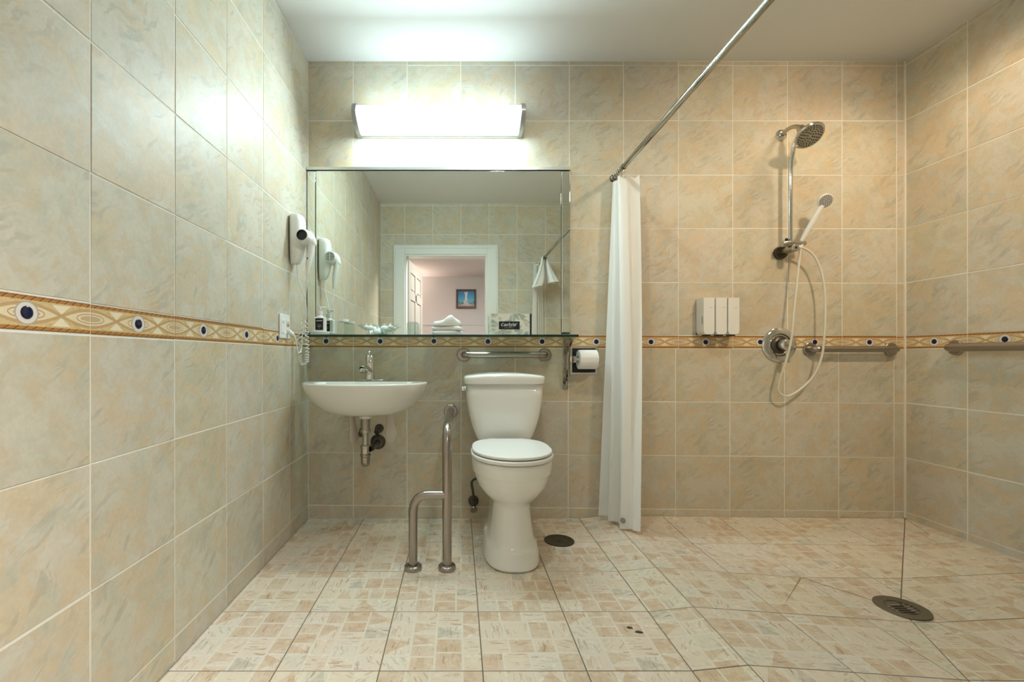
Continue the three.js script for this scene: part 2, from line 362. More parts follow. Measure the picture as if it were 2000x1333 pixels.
{
  const w = structure('wall_rear', 'tiled rear wall with the doorway');
  obj('grout', [box(-0.12, DOOR[0], -0.1, H + 0.1, D + 0.0012, D + 0.13), box(DOOR[1], W + 0.12, -0.1, H + 0.1, D + 0.0012, D + 0.13), box(DOOR[0], DOOR[1], DOOR[2], H + 0.1, D + 0.0012, D + 0.13)], M.grout, w);
  const x = [0, 0.26, 0.565, 0.87, 1.174, 1.479, 1.785, 2.09, 2.395, 2.7, 3.005, 3.31, W].map((q) => -q).reverse();
  tileWall(w, -W, 0, RR, RL, x, x, (a, b, h) => [-a, b, D - h], [-1.275, -0.14, 2.11]);
}
{
  const c = structure('ceiling', 'smooth painted white ceiling');
  obj('plaster', box(-0.12, W + 0.12, H, H + 0.12, -0.12, D + 0.13), M.ceiling, c);
}
{
  const t = obj('trim_1', box(W - 0.008, W - 0.0004, 0.004, H - 0.002, 0.0004, 0.008), M.caulk); t.userData = { kind: 'structure', label: 'pale caulk line in the shower corner' };
}

// the floor: level on the left, a low sloping threshold strip, then a shallow shower pan falling to its drain
const SX0 = 1.517, SX1 = 1.68, DR = [2.5, -0.04, 0.835];
const BL = [SX1, 0.016, 0], BR = [W, 0.0, 0], FL = [SX1, 0.018, D + 0.13], FR = [W, 0.0, D + 0.13];
const plane3 = (p, q, r) => (x, z) => {
  const ux = q[0] - p[0], uy = q[1] - p[1], uz = q[2] - p[2], wx = r[0] - p[0], wy = r[1] - p[1], wz = r[2] - p[2];
  const nx = uy * wz - uz * wy, ny = uz * wx - ux * wz, nz = ux * wy - uy * wx;
  return p[1] - (nx * (x - p[0]) + nz * (z - p[2])) / ny;
};
const pan = [[BL, BR, DR], [BR, FR, DR], [FR, FL, DR], [FL, BL, DR]].map((t) => ({ t, y: plane3(...t) }));
const panY = (x, z) => Math.max(...pan.map((p) => p.y(x, z)));    // the pan is a funnel: the highest of its four planes
{
  const f = structure('floor', 'printed beige floor tiles falling to the shower drain');
  obj('slab', box(-0.12, SX0, -0.2, -0.0018, -0.12, D + 0.13), M.floorGrout, f);
  const bed = (q, y0) => { const g = new THREE.BufferGeometry(); g.setAttribute('position', new THREE.Float32BufferAttribute(q.flatMap((p) => [p[0], p[1] + y0, p[2]]), 3)); g.setIndex([...Array(q.length - 2).keys()].flatMap((i) => [0, i + 1, i + 2])); g.computeVertexNormals(); return g; };
  obj('bedding', [box(SX0, W + 0.12, -0.2, -0.06, -0.12, D + 0.13), ...pan.map((p) => bed([p.t[0], p.t[2], p.t[1]], -0.0018)), bed([[SX0, 0, 0], [SX0, 0, D + 0.13], FL, BL], -0.0018)], M.floorGrout, f);
  const zs = [-0.001, 0.021, 0.322, 0.621, 0.921, 1.223, 1.524, 1.826, 2.128, 2.43, D + 0.129];
  const lay = (poly, yOf, k, tint) => {
    const at = (a, b, h) => [a, yOf(a, -b) + h, -b], ax = poly[0][0], bx = poly[0][1];
    const flipU = rnd() < 0.5 ? -1 : 1, turn = rnd() < 0.5, u0 = rnd() < 0.7 ? 0 : 0.5;
    const uv = (a, b) => { const u = (a - k[0]) / 0.305, w = (b - k[1]) / 0.305; return turn ? [w * flipU + u0, u] : [u * flipU + u0, w]; };
    obj('tile', tileGeo(poly, at, uv, { joint: 0.0036, bevel: 0.0009, depth: 0.003, tint, lift: rr(-0.0003, 0.0003) }), M.floor[Math.floor(rnd() * 3)], f);
  };
  const xs = [0, 0.013, 0.313, 0.613, 0.912, 1.213, SX0];
  const sxs = [SX1, 1.985, 2.29, 2.595, 2.9, 3.205, W];
  for (let j = 0; j < zs.length - 1; j++) {
    const b0 = -zs[j + 1], b1 = -zs[j];
    for (let i = 0; i < xs.length - 1; i++) if (xs[i + 1] - xs[i] > 0.02 && b1 - b0 > 0.03) lay([[i === 1 ? 0.001 : xs[i], b0], [xs[i + 1], b0], [xs[i + 1], j === 1 ? -0.001 : b1], [i === 1 ? 0.001 : xs[i], j === 1 ? -0.001 : b1]], () => 0, [xs[i], b0], tone(0.03, 0.97));
    if (b1 - b0 > 0.03) lay([[SX0, b0], [SX1, b0], [SX1, j === 1 ? -0.001 : b1], [SX0, j === 1 ? -0.001 : b1]], (x, z) => 0.0168 * (x - SX0) / (SX1 - SX0), [SX0 + 0.07, b0], tone(0.03, 0.97));
    for (let i = 0; i < sxs.length - 1; i++) {
      if (b1 - b0 < 0.03) continue;
      const cell = [[sxs[i], b0], [sxs[i + 1], b0], [sxs[i + 1], j === 1 ? -0.001 : b1], [sxs[i], j === 1 ? -0.001 : b1]], tint = tone(0.03, 0.97);
      for (const p of pan) {
        let poly = cell; const q = p.t.map((c) => [c[0], -c[2]]);
        if (areaOf(q) < 0) q.reverse();
        for (let e = 0; e < 3 && poly.length > 2; e++) poly = clip(poly, q[e], q[(e + 1) % 3]);
        if (poly.length > 2 && areaOf(poly) > 4e-4) lay(poly, p.y, [sxs[i], b0], tint);
      }
    }
  }
}

/* ---------- doorway and the bedroom behind the camera (seen in the mirror) ---------- */
{
  const d = structure('door_1', 'pale six panel door in a white frame standing open into the bedroom');
  const [x0, x1, y1] = DOOR, z0 = D - 0.018, z1 = D + 0.15;
  obj('casing', [rbox(x0 - 0.118, x0 + 0.004, 0.002, y1 + 0.1, z0, D + 0.002, 0.006), rbox(x1 - 0.004, x1 + 0.118, 0.002, y1 + 0.1, z0, D + 0.002, 0.006), rbox(x0 + 0.002, x1 - 0.002, y1 - 0.004, y1 + 0.1, z0 + 0.0006, D + 0.002, 0.006),
    rbox(x0 - 0.1, x0 - 0.075, 0.004, y1 + 0.085, z0 - 0.008, z0 + 0.002, 0.004), rbox(x1 + 0.075, x1 + 0.1, 0.004, y1 + 0.085, z0 - 0.008, z0 + 0.002, 0.004), rbox(x0 - 0.098, x1 + 0.098, y1 + 0.06, y1 + 0.084, z0 - 0.0078, z0 + 0.002, 0.004)], M.doorPaint, d);
  obj('jamb', [box(x0, x0 + 0.018, 0, y1, D, z1), box(x1 - 0.018, x1, 0, y1, D, z1), box(x0 + 0.018, x1 - 0.018, y1 - 0.018, y1, D, z1)], M.doorPaint, d);
  const leaf = new THREE.Group(); leaf.name = 'door_leaf'; d.add(leaf); leaf.position.set(x0 + 0.03, 0.008, z1 + 0.005); leaf.rotation.y = -Math.PI / 2 + 0.1;
  const w = 0.85, h = 1.985, t = 0.036, st = 0.11, rails = [[0, 0.2], [0.83, 0.98], [1.55, 1.64], [1.86, h]];
  obj('frame', [box(0, st, 0, h, 0, t), box(w - st, w, 0, h, 0, t), box(w / 2 - 0.05, w / 2 + 0.05, 0.2, 1.86, 0, t), ...rails.map(([a, b]) => box(st, w - st, a, b, 0, t))], M.leafPaint, leaf);
  for (const [a, b] of [[0.2, 0.83], [0.98, 1.55], [1.64, 1.86]]) for (const [l, r] of [[st, w / 2 - 0.05], [w / 2 + 0.05, w - st]])
    obj('panel', [box(l, r, a, b, 0.011, t - 0.011), rbox(l + 0.03, r - 0.03, a + 0.03, b - 0.03, 0.003, t - 0.003, 0.006, 2)], M.leafPaint, leaf);
  obj('knob', [-1, 1].map((s) => along(turned([[0, 0], [0.028, 0], [0.028, 0.006], [0.011, 0.01], [0.011, 0.03], [0.024, 0.038], [0.027, 0.05], [0.02, 0.06], [0, 0.062]], 24), [0, 0, s], [w - 0.06, 0.95, s > 0 ? t : 0])), M.steel, leaf);
}
{
  const X0 = -1.6, X1 = 3.4, Z0 = D + 0.15, Z1 = 6.1, HB = 2.42;
  const st = (name, label, geo, mat) => { const o = obj(name, geo, mat); o.userData = { kind: 'structure', label }; return o; };
  st('floor_bedroom', 'carpeted bedroom floor beyond the doorway', box(X0 - 0.1, X1 + 0.1, -0.12, -0.002, Z0 - 0.02, Z1 + 0.1), M.carpet);
  st('ceiling_bedroom', 'white bedroom ceiling beyond the doorway', box(X0 - 0.1, X1 + 0.1, HB, HB + 0.12, Z0 - 0.02, Z1 + 0.1), M.bedTrim);
  st('wall_bedroom_far', 'dusky pink bedroom wall carrying the framed picture', box(X0 - 0.1, X1 + 0.1, 0, HB, Z1, Z1 + 0.1), M.bedWall);
  st('wall_bedroom_left', 'plain bedroom side wall', box(X0 - 0.1, X0, 0, HB, Z0, Z1), M.bedWall);
  st('wall_bedroom_right', 'plain bedroom side wall by the window side', box(X1, X1 + 0.1, 0, HB, Z0, Z1), M.bedWall);
  st('wall_bedroom_near', 'bedroom side of the bathroom wall', [box(X0, DOOR[0] - 0.001, 0, HB, Z0 - 0.019, Z0 - 0.001), box(DOOR[1] + 0.001, X1, 0, HB, Z0 - 0.019, Z0 - 0.001), box(DOOR[0], DOOR[1], DOOR[2] + 0.001, HB, Z0 - 0.019, Z0 - 0.001)], M.bedWall);
  st('trim_2', 'pale ledge along the lower bedroom wall', [box(X0, X1, 0, 1.49, Z1 - 0.1, Z1), rbox(X0, X1, 1.49, 1.52, Z1 - 0.12, Z1, 0.008)], M.bedTrim);
  const p = thing('framed_picture', 'small dark framed picture of a fountain under blue sky on bedroom wall', 'picture', [0.993, 1.995, Z1 - 0.001]);
  const fw = 0.19, fh = 0.182, fb = 0.036;
  obj('frame', [rbox(-fw, fw, fh - fb, fh, -0.03, 0, 0.006), rbox(-fw, fw, -fh, -fh + fb, -0.03, 0, 0.006), rbox(-fw, -fw + fb, -fh + 0.01, fh - 0.01, -0.0296, 0, 0.006), rbox(fw - fb, fw, -fh + 0.01, fh - 0.01, -0.0296, 0, 0.006)], M.frameWood, p);
  const pic = canvasTex(256, 256, (g) => {
    const s = g.createLinearGradient(0, 0, 0, 190); s.addColorStop(0, '#1377b6'); s.addColorStop(1, '#5fc0de'); g.fillStyle = s; g.fillRect(0, 0, 256, 256);
    for (let k = 0; k < 14; k++) { g.fillStyle = k % 3 ? '#3c6d86' : '#223f50'; const w = 8 + rnd() * 12, h = 16 + rnd() * 46; g.fillRect(k * 19 - 2, 206 - h, w, h); }
    g.fillStyle = '#a98f8b'; g.fillRect(0, 206, 256, 50);
    for (let k = 0; k < 150; k++) { const t = rnd(), y = 20 + t * 196, x = 128 + (rnd() - 0.4) * (14 + Math.abs(t - 0.35) * 90); g.fillStyle = 'rgba(222,228,238,0.28)'; g.beginPath(); g.ellipse(x, y, 9, 15, 0.3, 0, 7); g.fill(); }
    g.fillStyle = 'rgba(205,190,190,0.9)'; g.beginPath(); g.moveTo(40, 232); g.quadraticCurveTo(120, 196, 128, 170); g.quadraticCurveTo(140, 200, 222, 232); g.fill();
  });
  const pg = new THREE.PlaneGeometry((fw - fb) * 2 + 0.01, (fh - fb) * 2 + 0.01).rotateY(Math.PI).translate(0, 0, -0.012);
  obj('print', [pg, box(-fw + 0.02, fw - 0.02, -fh + 0.02, fh - 0.02, -0.0115, -0.002).deleteAttribute('uv')], S({ map: pic, roughness: 0.4 }), p);
  // unseen ceiling lamp and bedside lamp, placed to light the bedroom
  const bw = new THREE.Color().setRGB(1, 0.97, 0.93);
  const c = thing('unseen_ceiling_lamp', 'unseen round bedroom ceiling lamp, lighting the bedroom and spilling through the doorway', 'lamp', [1.3, HB, 2.98]);
  obj('base', turned([[0, 0], [0.2, 0], [0.2, -0.02], [0, -0.02]].reverse(), 40), M.white, c);
  obj('diffuser', turned([[0, -0.07], [0.12, -0.062], [0.18, -0.04], [0.19, -0.021]], 40, 1.2), S({ color: 0xffffff, emissive: bw, emissiveIntensity: 2 }), c);
  const l = new THREE.RectAreaLight(bw, BEDROOM, 0.4, 0.4); l.position.set(1.3, HB - 0.08, 2.98); l.lookAt(1.3, 0, 2.98); scene.add(l);  // lamp out of view; its light also spills into the bathroom
  const pl = new THREE.PointLight(new THREE.Color().setRGB(1, 0.78, 0.69), 14); pl.position.set(-0.55, 1.35, 5.7); pl.castShadow = true; pl.shadow.radius = 3; scene.add(pl);
  const t = thing('unseen_bedside_lamp', 'unseen bedside lamp brightening the bedroom wall left of the picture', 'lamp', [-0.55, 1.07, 5.7]);  // out of view, placed to brighten the far bedroom wall
  obj('base', turned([[0, 0], [0.07, 0], [0.07, 0.015], [0.02, 0.03], [0.03, 0.1], [0.012, 0.18], [0.012, 0.22], [0, 0.22]], 28), M.steel, t);
  obj('bulb', new THREE.SphereGeometry(0.04, 20, 14).translate(0, 0.28, 0), S({ color: 0xffffff, emissive: new THREE.Color().setRGB(1, 0.7, 0.5), emissiveIntensity: 3 }), t);
  obj('lamp_shade', turned([[0.14, 0.19], [0.09, 0.4], [0.088, 0.4], [0.138, 0.19]], 36), P({ color: lin(0.8, 0.7, 0.62), roughness: 1, transmission: 0.5, thickness: 0, side: THREE.DoubleSide }), t);
  const n = thing('nightstand', 'tall bedroom chest under the bedside lamp', 'cabinet', [-0.55, 0, 5.7]);
  obj('body', rbox(-0.25, 0.25, 0, 1.05, -0.2, 0.2, 0.005), M.frameWood, n);
  obj('top', rbox(-0.27, 0.27, 1.05, 1.07, -0.22, 0.22, 0.006), M.frameWood, n);
  for (let k = 0; k < 3; k++) { const dr = obj('drawer', rbox(-0.23, 0.23, 0.05 + k * 0.33, 0.35 + k * 0.33, -0.215, -0.195, 0.006), M.frameWood, n); obj('knob', new THREE.SphereGeometry(0.014, 12, 10).translate(0, 0.2 + k * 0.33, -0.225), M.steel, dr); }
}

/* ---------- vanity light ---------- */
{
  const L = thing('vanity_light', 'long glowing bow-fronted wall light above the mirror', 'light', [0.738, 2.205, 0]);
  const half = 0.452, ry = 0.068, dz = 0.155;
  const bow = (k, n = 28) => Array.from({ length: n + 1 }, (_, i) => { const t = -Math.PI / 2 + i / n * Math.PI; return [0.012 + (dz - 0.012) * k * Math.cos(t), ry * k * Math.sin(t)]; });
  obj('back_plate', rbox(-half + 0.006, half - 0.006, -ry - 0.006, ry + 0.006, 0.0003, 0.012, 0.003), M.alu, L);
  const pts = bow(1), pos = [], idx = [];
  pts.forEach(([z, y]) => { pos.push(-half + 0.012, y, z, half - 0.012, y, z); });
  for (let i = 0; i < pts.length - 1; i++) { const a = i * 2; idx.push(a, a + 1, a + 3, a, a + 3, a + 2); }
  const g = new THREE.BufferGeometry(); g.setAttribute('position', new THREE.Float32BufferAttribute(pos, 3)); g.setIndex(idx); g.computeVertexNormals();
  obj('diffuser', g, S({ color: 0xffffff, emissive: COOL, emissiveIntensity: V.glow, roughness: 0.4, side: THREE.DoubleSide }), L);
  for (const s of [-1, 1]) {
    const sh = new THREE.Shape(); sh.moveTo(0, -ry - 0.008); sh.lineTo(0, ry + 0.008); for (const [z, y] of bow(1.09).reverse()) sh.lineTo(z, y); sh.closePath();
    const c = new THREE.ExtrudeGeometry(sh, { depth: 0.02, bevelEnabled: true, bevelSize: 0.0015, bevelThickness: 0.0015, bevelSegments: 2 }).rotateY(-Math.PI / 2).translate(s > 0 ? half + 0.004 : -half + 0.016, 0, 0);
    obj('end_cap', c, M.endCap, L);
  }
  obj('rail', [rbox(-half + 0.012, half - 0.012, -ry - 0.007, -ry + 0.001, 0.0125, 0.03, 0.002), rbox(-half + 0.012, half - 0.012, ry - 0.001, ry + 0.007, 0.0125, 0.05, 0.002)], M.endCap, L);
  const area = (w, h, k, pos, to) => { const a = new THREE.RectAreaLight(COOL, k, w, h); a.position.set(...pos); a.lookAt(pos[0] + to[0], pos[1] + to[1], pos[2] + to[2]); scene.add(a); };
  const w = half * 2 - 0.03, cx = 0.738, cy = 2.205;
  area(w, 0.09, V.front, [cx, cy - 0.02, dz + 0.006], [0, -0.42, 1]);
  area(w, 0.085, V.down, [cx, cy - ry - 0.012, 0.11], [0, -1, -0.3]);
  area(w, 0.085, V.up, [cx, cy + ry + 0.014, 0.105], [0, 1, -0.55]);
}
/* ---------- unseen warm ceiling lights, placed to light the shower walls ---------- */
for (const [x, z, k, cone, soft, aim, label] of [[2.95, 0.55, 0.17, 1.35, 0.5, [2.9, 0, 0.5], 'unseen small warm ceiling light in the rear shower corner, casting the pipe shadows'], [2.62, 1.78, 1.08, 0.74, 1, [2.62, 1.5, 0], 'unseen warm ceiling light over the front of the shower, washing its back wall']]) {
  const L = thing('unseen_downlight', label, 'light', [x, H, z]);
  obj('trim_ring', turned([[0.05, -0.001], [0.075, -0.001], [0.078, -0.006], [0.052, -0.014], [0.05, -0.001]], 36), M.white, L);
  obj('lens', turned([[0, -0.008], [0.05, -0.006], [0.05, -0.001]], 32), S({ color: 0xffffff, emissive: WARM, emissiveIntensity: 4 }), L);
  const s = new THREE.SpotLight(WARM, SHOWER_SPOT * k, 0, cone, soft); s.position.set(x, H - 0.03, z); s.target.position.set(...aim); s.castShadow = true; s.shadow.radius = 5; scene.add(s, s.target);
}
/* ---------- unseen ceiling lamp above the frame, placed to light the back wall and toilet ---------- */
{
  const x = 1.15, z = 1.0, c = new THREE.Color().setRGB(0.95, 1.0, 0.88);
  const L = thing('unseen_ceiling_lamp', 'unseen round ceiling lamp above the frame, lighting the back wall and toilet', 'lamp', [x, H, z]);
  obj('base', turned([[0, 0], [0.09, 0], [0.09, -0.015], [0, -0.015]].reverse(), 36), M.white, L);
  obj('glass_dome', turned([[0, -0.07], [0.04, -0.066], [0.07, -0.05], [0.085, -0.016]], 36, 1.2), S({ color: 0xffffff, emissive: c, emissiveIntensity: 1.5 }), L);
  const s = new THREE.SpotLight(c, FILL, 0, 1.5, 0.4); s.position.set(x, H - 0.085, z); s.target.position.set(x, 0, z - 0.3); s.shadow.radius = 3; scene.add(s, s.target);
}
scene.traverse((o) => { if (o.isLight) { o.castShadow = !o.isRectAreaLight; } });

/* ---------- mirror and shelf ---------- */
{
  const m = thing('wall_mirror', 'large wall mirror with narrow mirror strips at both sides above the glass shelf', 'mirror', [0, 0, 0]);
  obj('backing', box(0.004, 1.461, 1.034, 1.938, 0.0008, 0.024), M.mirrorEdge, m);
  obj('mirror_panel', rbox(0.0535, 1.4105, 1.028, 1.936, 0.006, 0.03, 0.0012, 2), M.mirror, m);
  obj('side_strip', rbox(0.004, 0.0505, 1.04, 1.936, 0.006, 0.03, 0.004, 2), M.mirror, m);
  obj('side_strip', rbox(1.4135, 1.462, 1.04, 1.936, 0.006, 0.03, 0.004, 2), M.mirror, m);
  obj('top_channel', [box(0.003, 1.463, 1.941, 1.957, 0.0006, 0.034), box(0.003, 1.463, 1.9375, 1.941, 0.0006, 0.004)], M.alu, m);
  obj('bottom_channel', box(0.0535, 1.4105, 1.0235, 1.0275, 0.0006, 0.033), M.alu, m);
}
const SH = 1.0225;                                               // top of the shelf
{
  const s = thing('glass_shelf', 'long green-edged glass shelf under the mirror', 'shelf', [0, SH, 0]);
  obj('glass', box(0.012, 1.466, -0.0125, 0, 0.001, 0.173), M.glassShelf, s);
  obj('polished_edge', [rbox(0.011, 1.467, -0.0126, 0.0001, 0.1732, 0.177, 0.0015, 2), rbox(1.4662, 1.4695, -0.0126, 0.0001, 0.001, 0.1735, 0.0015, 2)], M.shelfEdge, s);
  const b = thing('shelf_bracket', 'corroded chrome gusset bracket holding right end of glass shelf', 'bracket', [1.441, SH - 0.0128, 0]);
  const sh = new THREE.Shape(); sh.moveTo(0.004, -0.004); sh.lineTo(0.165, -0.004); sh.lineTo(0.165, -0.016); sh.quadraticCurveTo(0.075, -0.05, 0.06, -0.12); sh.lineTo(0.03, -0.262); sh.lineTo(0.004, -0.262); sh.closePath();
  obj('gusset', new THREE.ExtrudeGeometry(sh, { depth: 0.006, bevelEnabled: true, bevelSize: 0.0012, bevelThickness: 0.0012, bevelSegments: 2, curveSegments: 10 }).rotateY(-Math.PI / 2).translate(0.003, 0, 0), M.rod, b);
  obj('wall_leg', rbox(-0.014, 0.014, -0.285, -0.003, 0.0004, 0.006, 0.0025), M.rod, b);
  obj('shelf_rest', rbox(-0.016, 0.016, -0.005, -0.0003, 0.004, 0.17, 0.002), M.chrome, b);
}

/* ---------- things on the shelf ---------- */
{
  const t = thing('soap_tray', 'small white oval tray under the pump bottle', 'tray', [0.1, SH + 0.0004, 0.112]);
  const oval = (k, y, a = 0.052, b = 0.042) => Array.from({ length: 36 }, (_, i) => { const q = -i / 36 * 2 * Math.PI; return v3(a * k * Math.cos(q), y, b * k * Math.sin(q)); });
  obj('dish', loft([oval(0.86, 0), oval(0.97, 0.006), oval(1.02, 0.017), oval(1.0, 0.0185), oval(0.93, 0.016), oval(0.85, 0.012)]), M.white, t);
  const b = thing('pump_bottle', 'white square pump bottle with a black label on the small tray', 'bottle', [0.101, SH + 0.013, 0.112], 0.03);
  obj('body', [rbox(-0.0315, 0.0315, 0, 0.083, -0.02, 0.02, 0.008, 4), turned([[0, 0.08], [0.021, 0.08], [0.014, 0.092], [0.0135, 0.098], [0, 0.098]], 28)], M.whiteSoft, b);
  obj('collar', turned([[0, 0.097], [0.015, 0.097], [0.015, 0.115], [0.006, 0.118], [0.005, 0.128], [0, 0.128]], 28), M.white, b);
  obj('pump_head', [turned([[0, 0.124], [0.011, 0.124], [0.011, 0.139], [0, 0.141]], 24), rbox(-0.006, 0.032, 0.13, 0.14, -0.006, 0.006, 0.004)], M.white, b);
  const label = canvasTex(150, 240, (g) => {
    g.fillStyle = '#0b0b0c'; g.fillRect(0, 0, 150, 240); g.strokeStyle = '#e8e8e6'; g.lineWidth = 7; g.lineCap = 'round';
    for (let k = 0; k < 6; k++) { const x = 22 + k * 18; g.beginPath(); g.moveTo(x, 56); g.quadraticCurveTo(x + 4, 36 - (k === 5 ? 16 : 0), x + 9, 46); g.quadraticCurveTo(x + 11, 58, x + 17, 52); g.stroke(); }
    g.lineWidth = 4; for (const [y, a, c] of [[130, 40, 112], [158, 36, 118], [172, 50, 100], [200, 64, 86]]) { g.setLineDash([7, 4]); g.beginPath(); g.moveTo(a, y); g.lineTo(c, y); g.stroke(); }
  });
  const lm = S({ map: label, roughness: 0.45 });
  obj('label', new THREE.PlaneGeometry(0.041, 0.063).translate(0.001, 0.044, 0.0204), lm, b);
  obj('back_label', new THREE.PlaneGeometry(0.036, 0.058).rotateY(Math.PI).translate(-0.006, 0.044, -0.0204), lm, b);
  // tumblers standing upside down
  const tum = (name, label, x, z, h, r, cap) => {
    const g = thing(name, label, 'glass', [x, SH + 0.0003, z]);
    obj('glass_wall', turned([[r, 0], [r * 0.86, h], [0, h], [0, h - 0.004], [r * 0.84, h - 0.004], [r - 0.003, 0], [r, 0]], 36, 0.5), M.clear, g);
    if (cap) obj('paper_cap', turned([[r * 0.9, h - 0.012], [r * 0.9, h + 0.0015], [0, h + 0.002]], 36), M.paper, g);
  };
  tum('drinking_glass', 'clear drinking glass turned upside down under a paper cap beside pump bottle', 0.222, 0.1, 0.083, 0.033, true);
  tum('drinking_glass', 'plain clear glass between the bowl and the folded towels', 0.592, 0.075, 0.072, 0.034, false);
  // pressed glass bowl with wrapped soaps
  const bw = thing('glass_bowl', 'shallow pressed glass bowl with a wavy rim', 'bowl', [0.405, SH + 0.0003, 0.1]);
  const ring = (r, y, wv) => Array.from({ length: 64 }, (_, i) => { const t = -i / 64 * 2 * Math.PI, k = 1 + wv * Math.cos(8 * t); return v3(r * k * Math.cos(t), y + wv * 0.03 * Math.cos(8 * t), r * k * 0.66 * Math.sin(t)); });
  obj('glass_wall', loft([ring(0.05, 0, 0), ring(0.054, 0.004, 0), ring(0.058, 0.016, 0.02), ring(0.08, 0.034, 0.04), ring(0.104, 0.052, 0.07), ring(0.107, 0.055, 0.07), ring(0.1, 0.0535, 0.07), ring(0.076, 0.037, 0.04), ring(0.05, 0.02, 0.02), ring(0.046, 0.006, 0)]), M.clear, bw);
  const soap = (x, y, z, turn, k, label) => {
    const s = thing('wrapped_soap', label, 'soap', [x, y, z], turn, 'wrapped soaps in the glass bowl'), c = 0.021 * k;
    const q = (w, yy, n) => Array.from({ length: 28 }, (_, i) => { const t = -i / 28 * 2 * Math.PI; return v3(w * (1 + n * Math.sin(9 * t + yy * 300)) * Math.cos(t), yy, w * (1 + n * Math.sin(9 * t + 1)) * Math.sin(t)); });
    obj('paper', loft([q(c * 0.8, 0, 0), q(c * 1.05, 0.006, 0.02), q(c, 0.016 * k, 0.06), q(c * 0.5, 0.022 * k, 0.16), q(c * 0.16, 0.026 * k, 0.2), q(c * 0.3, 0.036 * k, 0.35)]), M.paper, s);
  };
  const by = SH + 0.007;
  soap(0.368, by + 0.02, 0.1, 0.3, 1.05, 'white paper-wrapped soap with twisted top at the left of the glass bowl');
  soap(0.407, by + 0.0, 0.104, 1.2, 1.1, 'white paper-wrapped soap in the middle of the glass bowl');
  soap(0.443, by + 0.02, 0.101, 2.2, 1.0, 'white paper-wrapped soap with twisted top right of the middle one');
  soap(0.474, by + 0.03, 0.092, 0.9, 0.75, 'small white wrapped soap at the right rim of the glass bowl');
  soap(0.404, by + 0.014, 0.07, 0.5, 0.9, 'white paper-wrapped soap at the back of the glass bowl');
  soap(0.344, by + 0.03, 0.094, 1.7, 0.7, 'small white wrapped soap at the left rim of the glass bowl');
  // folded washcloths
  const cloth = (label, y, w, d, h, turn, peak, x) => {
    const t = thing('folded_washcloth', label, 'towel', [x, SH + y, 0.096], turn, 'white washcloths stacked on the glass shelf'), R = [];
    for (const [k, yy] of [[0.92, 0.0004], [0.99, 0.15], [1.0, 0.45], [0.985, 0.75], [0.9, 1.0], [0.55, 1.04], [0.2, 1.05]]) R.push(Array.from({ length: 64 }, (_, i) => {
      const t2 = -i / 64 * 2 * Math.PI, sg = (q) => Math.sign(q) * Math.abs(q) ** 0.45, x0 = w / 2 * k * sg(Math.cos(t2)), z0 = d / 2 * k * sg(Math.sin(t2));
      const wob = 0.0025 * Math.sin(5 * t2 + y * 400) * k, bump = peak * Math.exp(-(((x0 - 0.018) / 0.03) ** 2)) * Math.min(1, yy);
      return v3(x0 + wob, Math.max(0.0003, yy * h + bump * (yy > 0.4 ? 1 : 0.1) + (yy > 0.1 && yy < 1 ? 0.002 * Math.sin(x0 * 60 + y * 300) : 0)), z0 + wob);
    }));
    obj('cloth', loft(R), M.towel, t);
  };
  cloth('bottom one of three folded white washcloths on the glass shelf', 0, 0.166, 0.1, 0.023, 0.05, 0, 0.784);
  cloth('middle one of three folded white washcloths on the glass shelf', 0.0238, 0.163, 0.098, 0.022, -0.05, 0, 0.782);
  cloth('top folded white washcloth with a peaked fold on the stack', 0.0465, 0.15, 0.096, 0.026, 0.04, 0.034, 0.78);
  // tissue box
  const tb = thing('tissue_box', 'teal and cream paisley tissue box with a navy label on the shelf', 'tissue box', [1.118, SH + 0.0003, 0.098], 0.04);
  const art = (lbl) => canvasTex(880, 450, (g, W0, H0) => {
    g.fillStyle = '#eaefe6'; g.fillRect(0, 0, W0, H0);
    for (let k = 0; k < 26; k++) {
      const x = rr(0, W0), y = rr(0, H0), r = rr(40, 110), c = rnd() < 0.6 ? '112,146,140' : '172,172,146', a = rr(0, 6);
      for (let q = r; q > 8; q -= 13) { g.strokeStyle = `rgba(${c},0.75)`; g.lineWidth = 5; g.beginPath(); g.ellipse(x, y, q, q * 0.62, a, 0, 5.4); g.stroke(); }
    }
    for (let k = 0; k < 60; k++) { g.fillStyle = rnd() < 0.5 ? 'rgba(226,228,216,0.8)' : 'rgba(190,160,140,0.4)'; g.beginPath(); g.ellipse(rr(0, W0), rr(0, H0), rr(5, 16), rr(3, 8), rr(0, 3), 0, 7); g.fill(); }
    if (!lbl) return;
    g.fillStyle = '#121f33'; g.fillRect(W0 - 36, 0, 36, H0);
    g.fillStyle = '#0f1a2b'; g.fillRect(168, 165, 455, 172); g.fillStyle = '#eef0ea';
    g.save(); g.transform(1, 0, -0.22, 1, 60, 0); g.font = 'bold 92px serif'; g.fillText('Carlyle', 210, 268); g.restore();
    g.font = '30px sans-serif'; g.fillText('inn', 540, 222); g.lineWidth = 6; g.strokeStyle = '#cfd3cf'; g.setLineDash([10, 5]); g.beginPath(); g.moveTo(280, 302); g.lineTo(500, 302); g.stroke();
  });
  const front = S({ map: art(true), roughness: 0.5 }), plain = S({ map: art(false), roughness: 0.5 }), navy = S({ color: lin(0.01, 0.018, 0.035), roughness: 0.5 });
  obj('carton', box(-0.107, 0.107, 0, 0.1105, -0.055, 0.0545), plain, tb);
  obj('front_print', new THREE.PlaneGeometry(0.2138, 0.1103).translate(0, 0.0553, 0.0552), front, tb);
  obj('end_panel', box(0.1071, 0.1082, 0.0002, 0.1103, -0.0548, 0.0543), navy, tb);
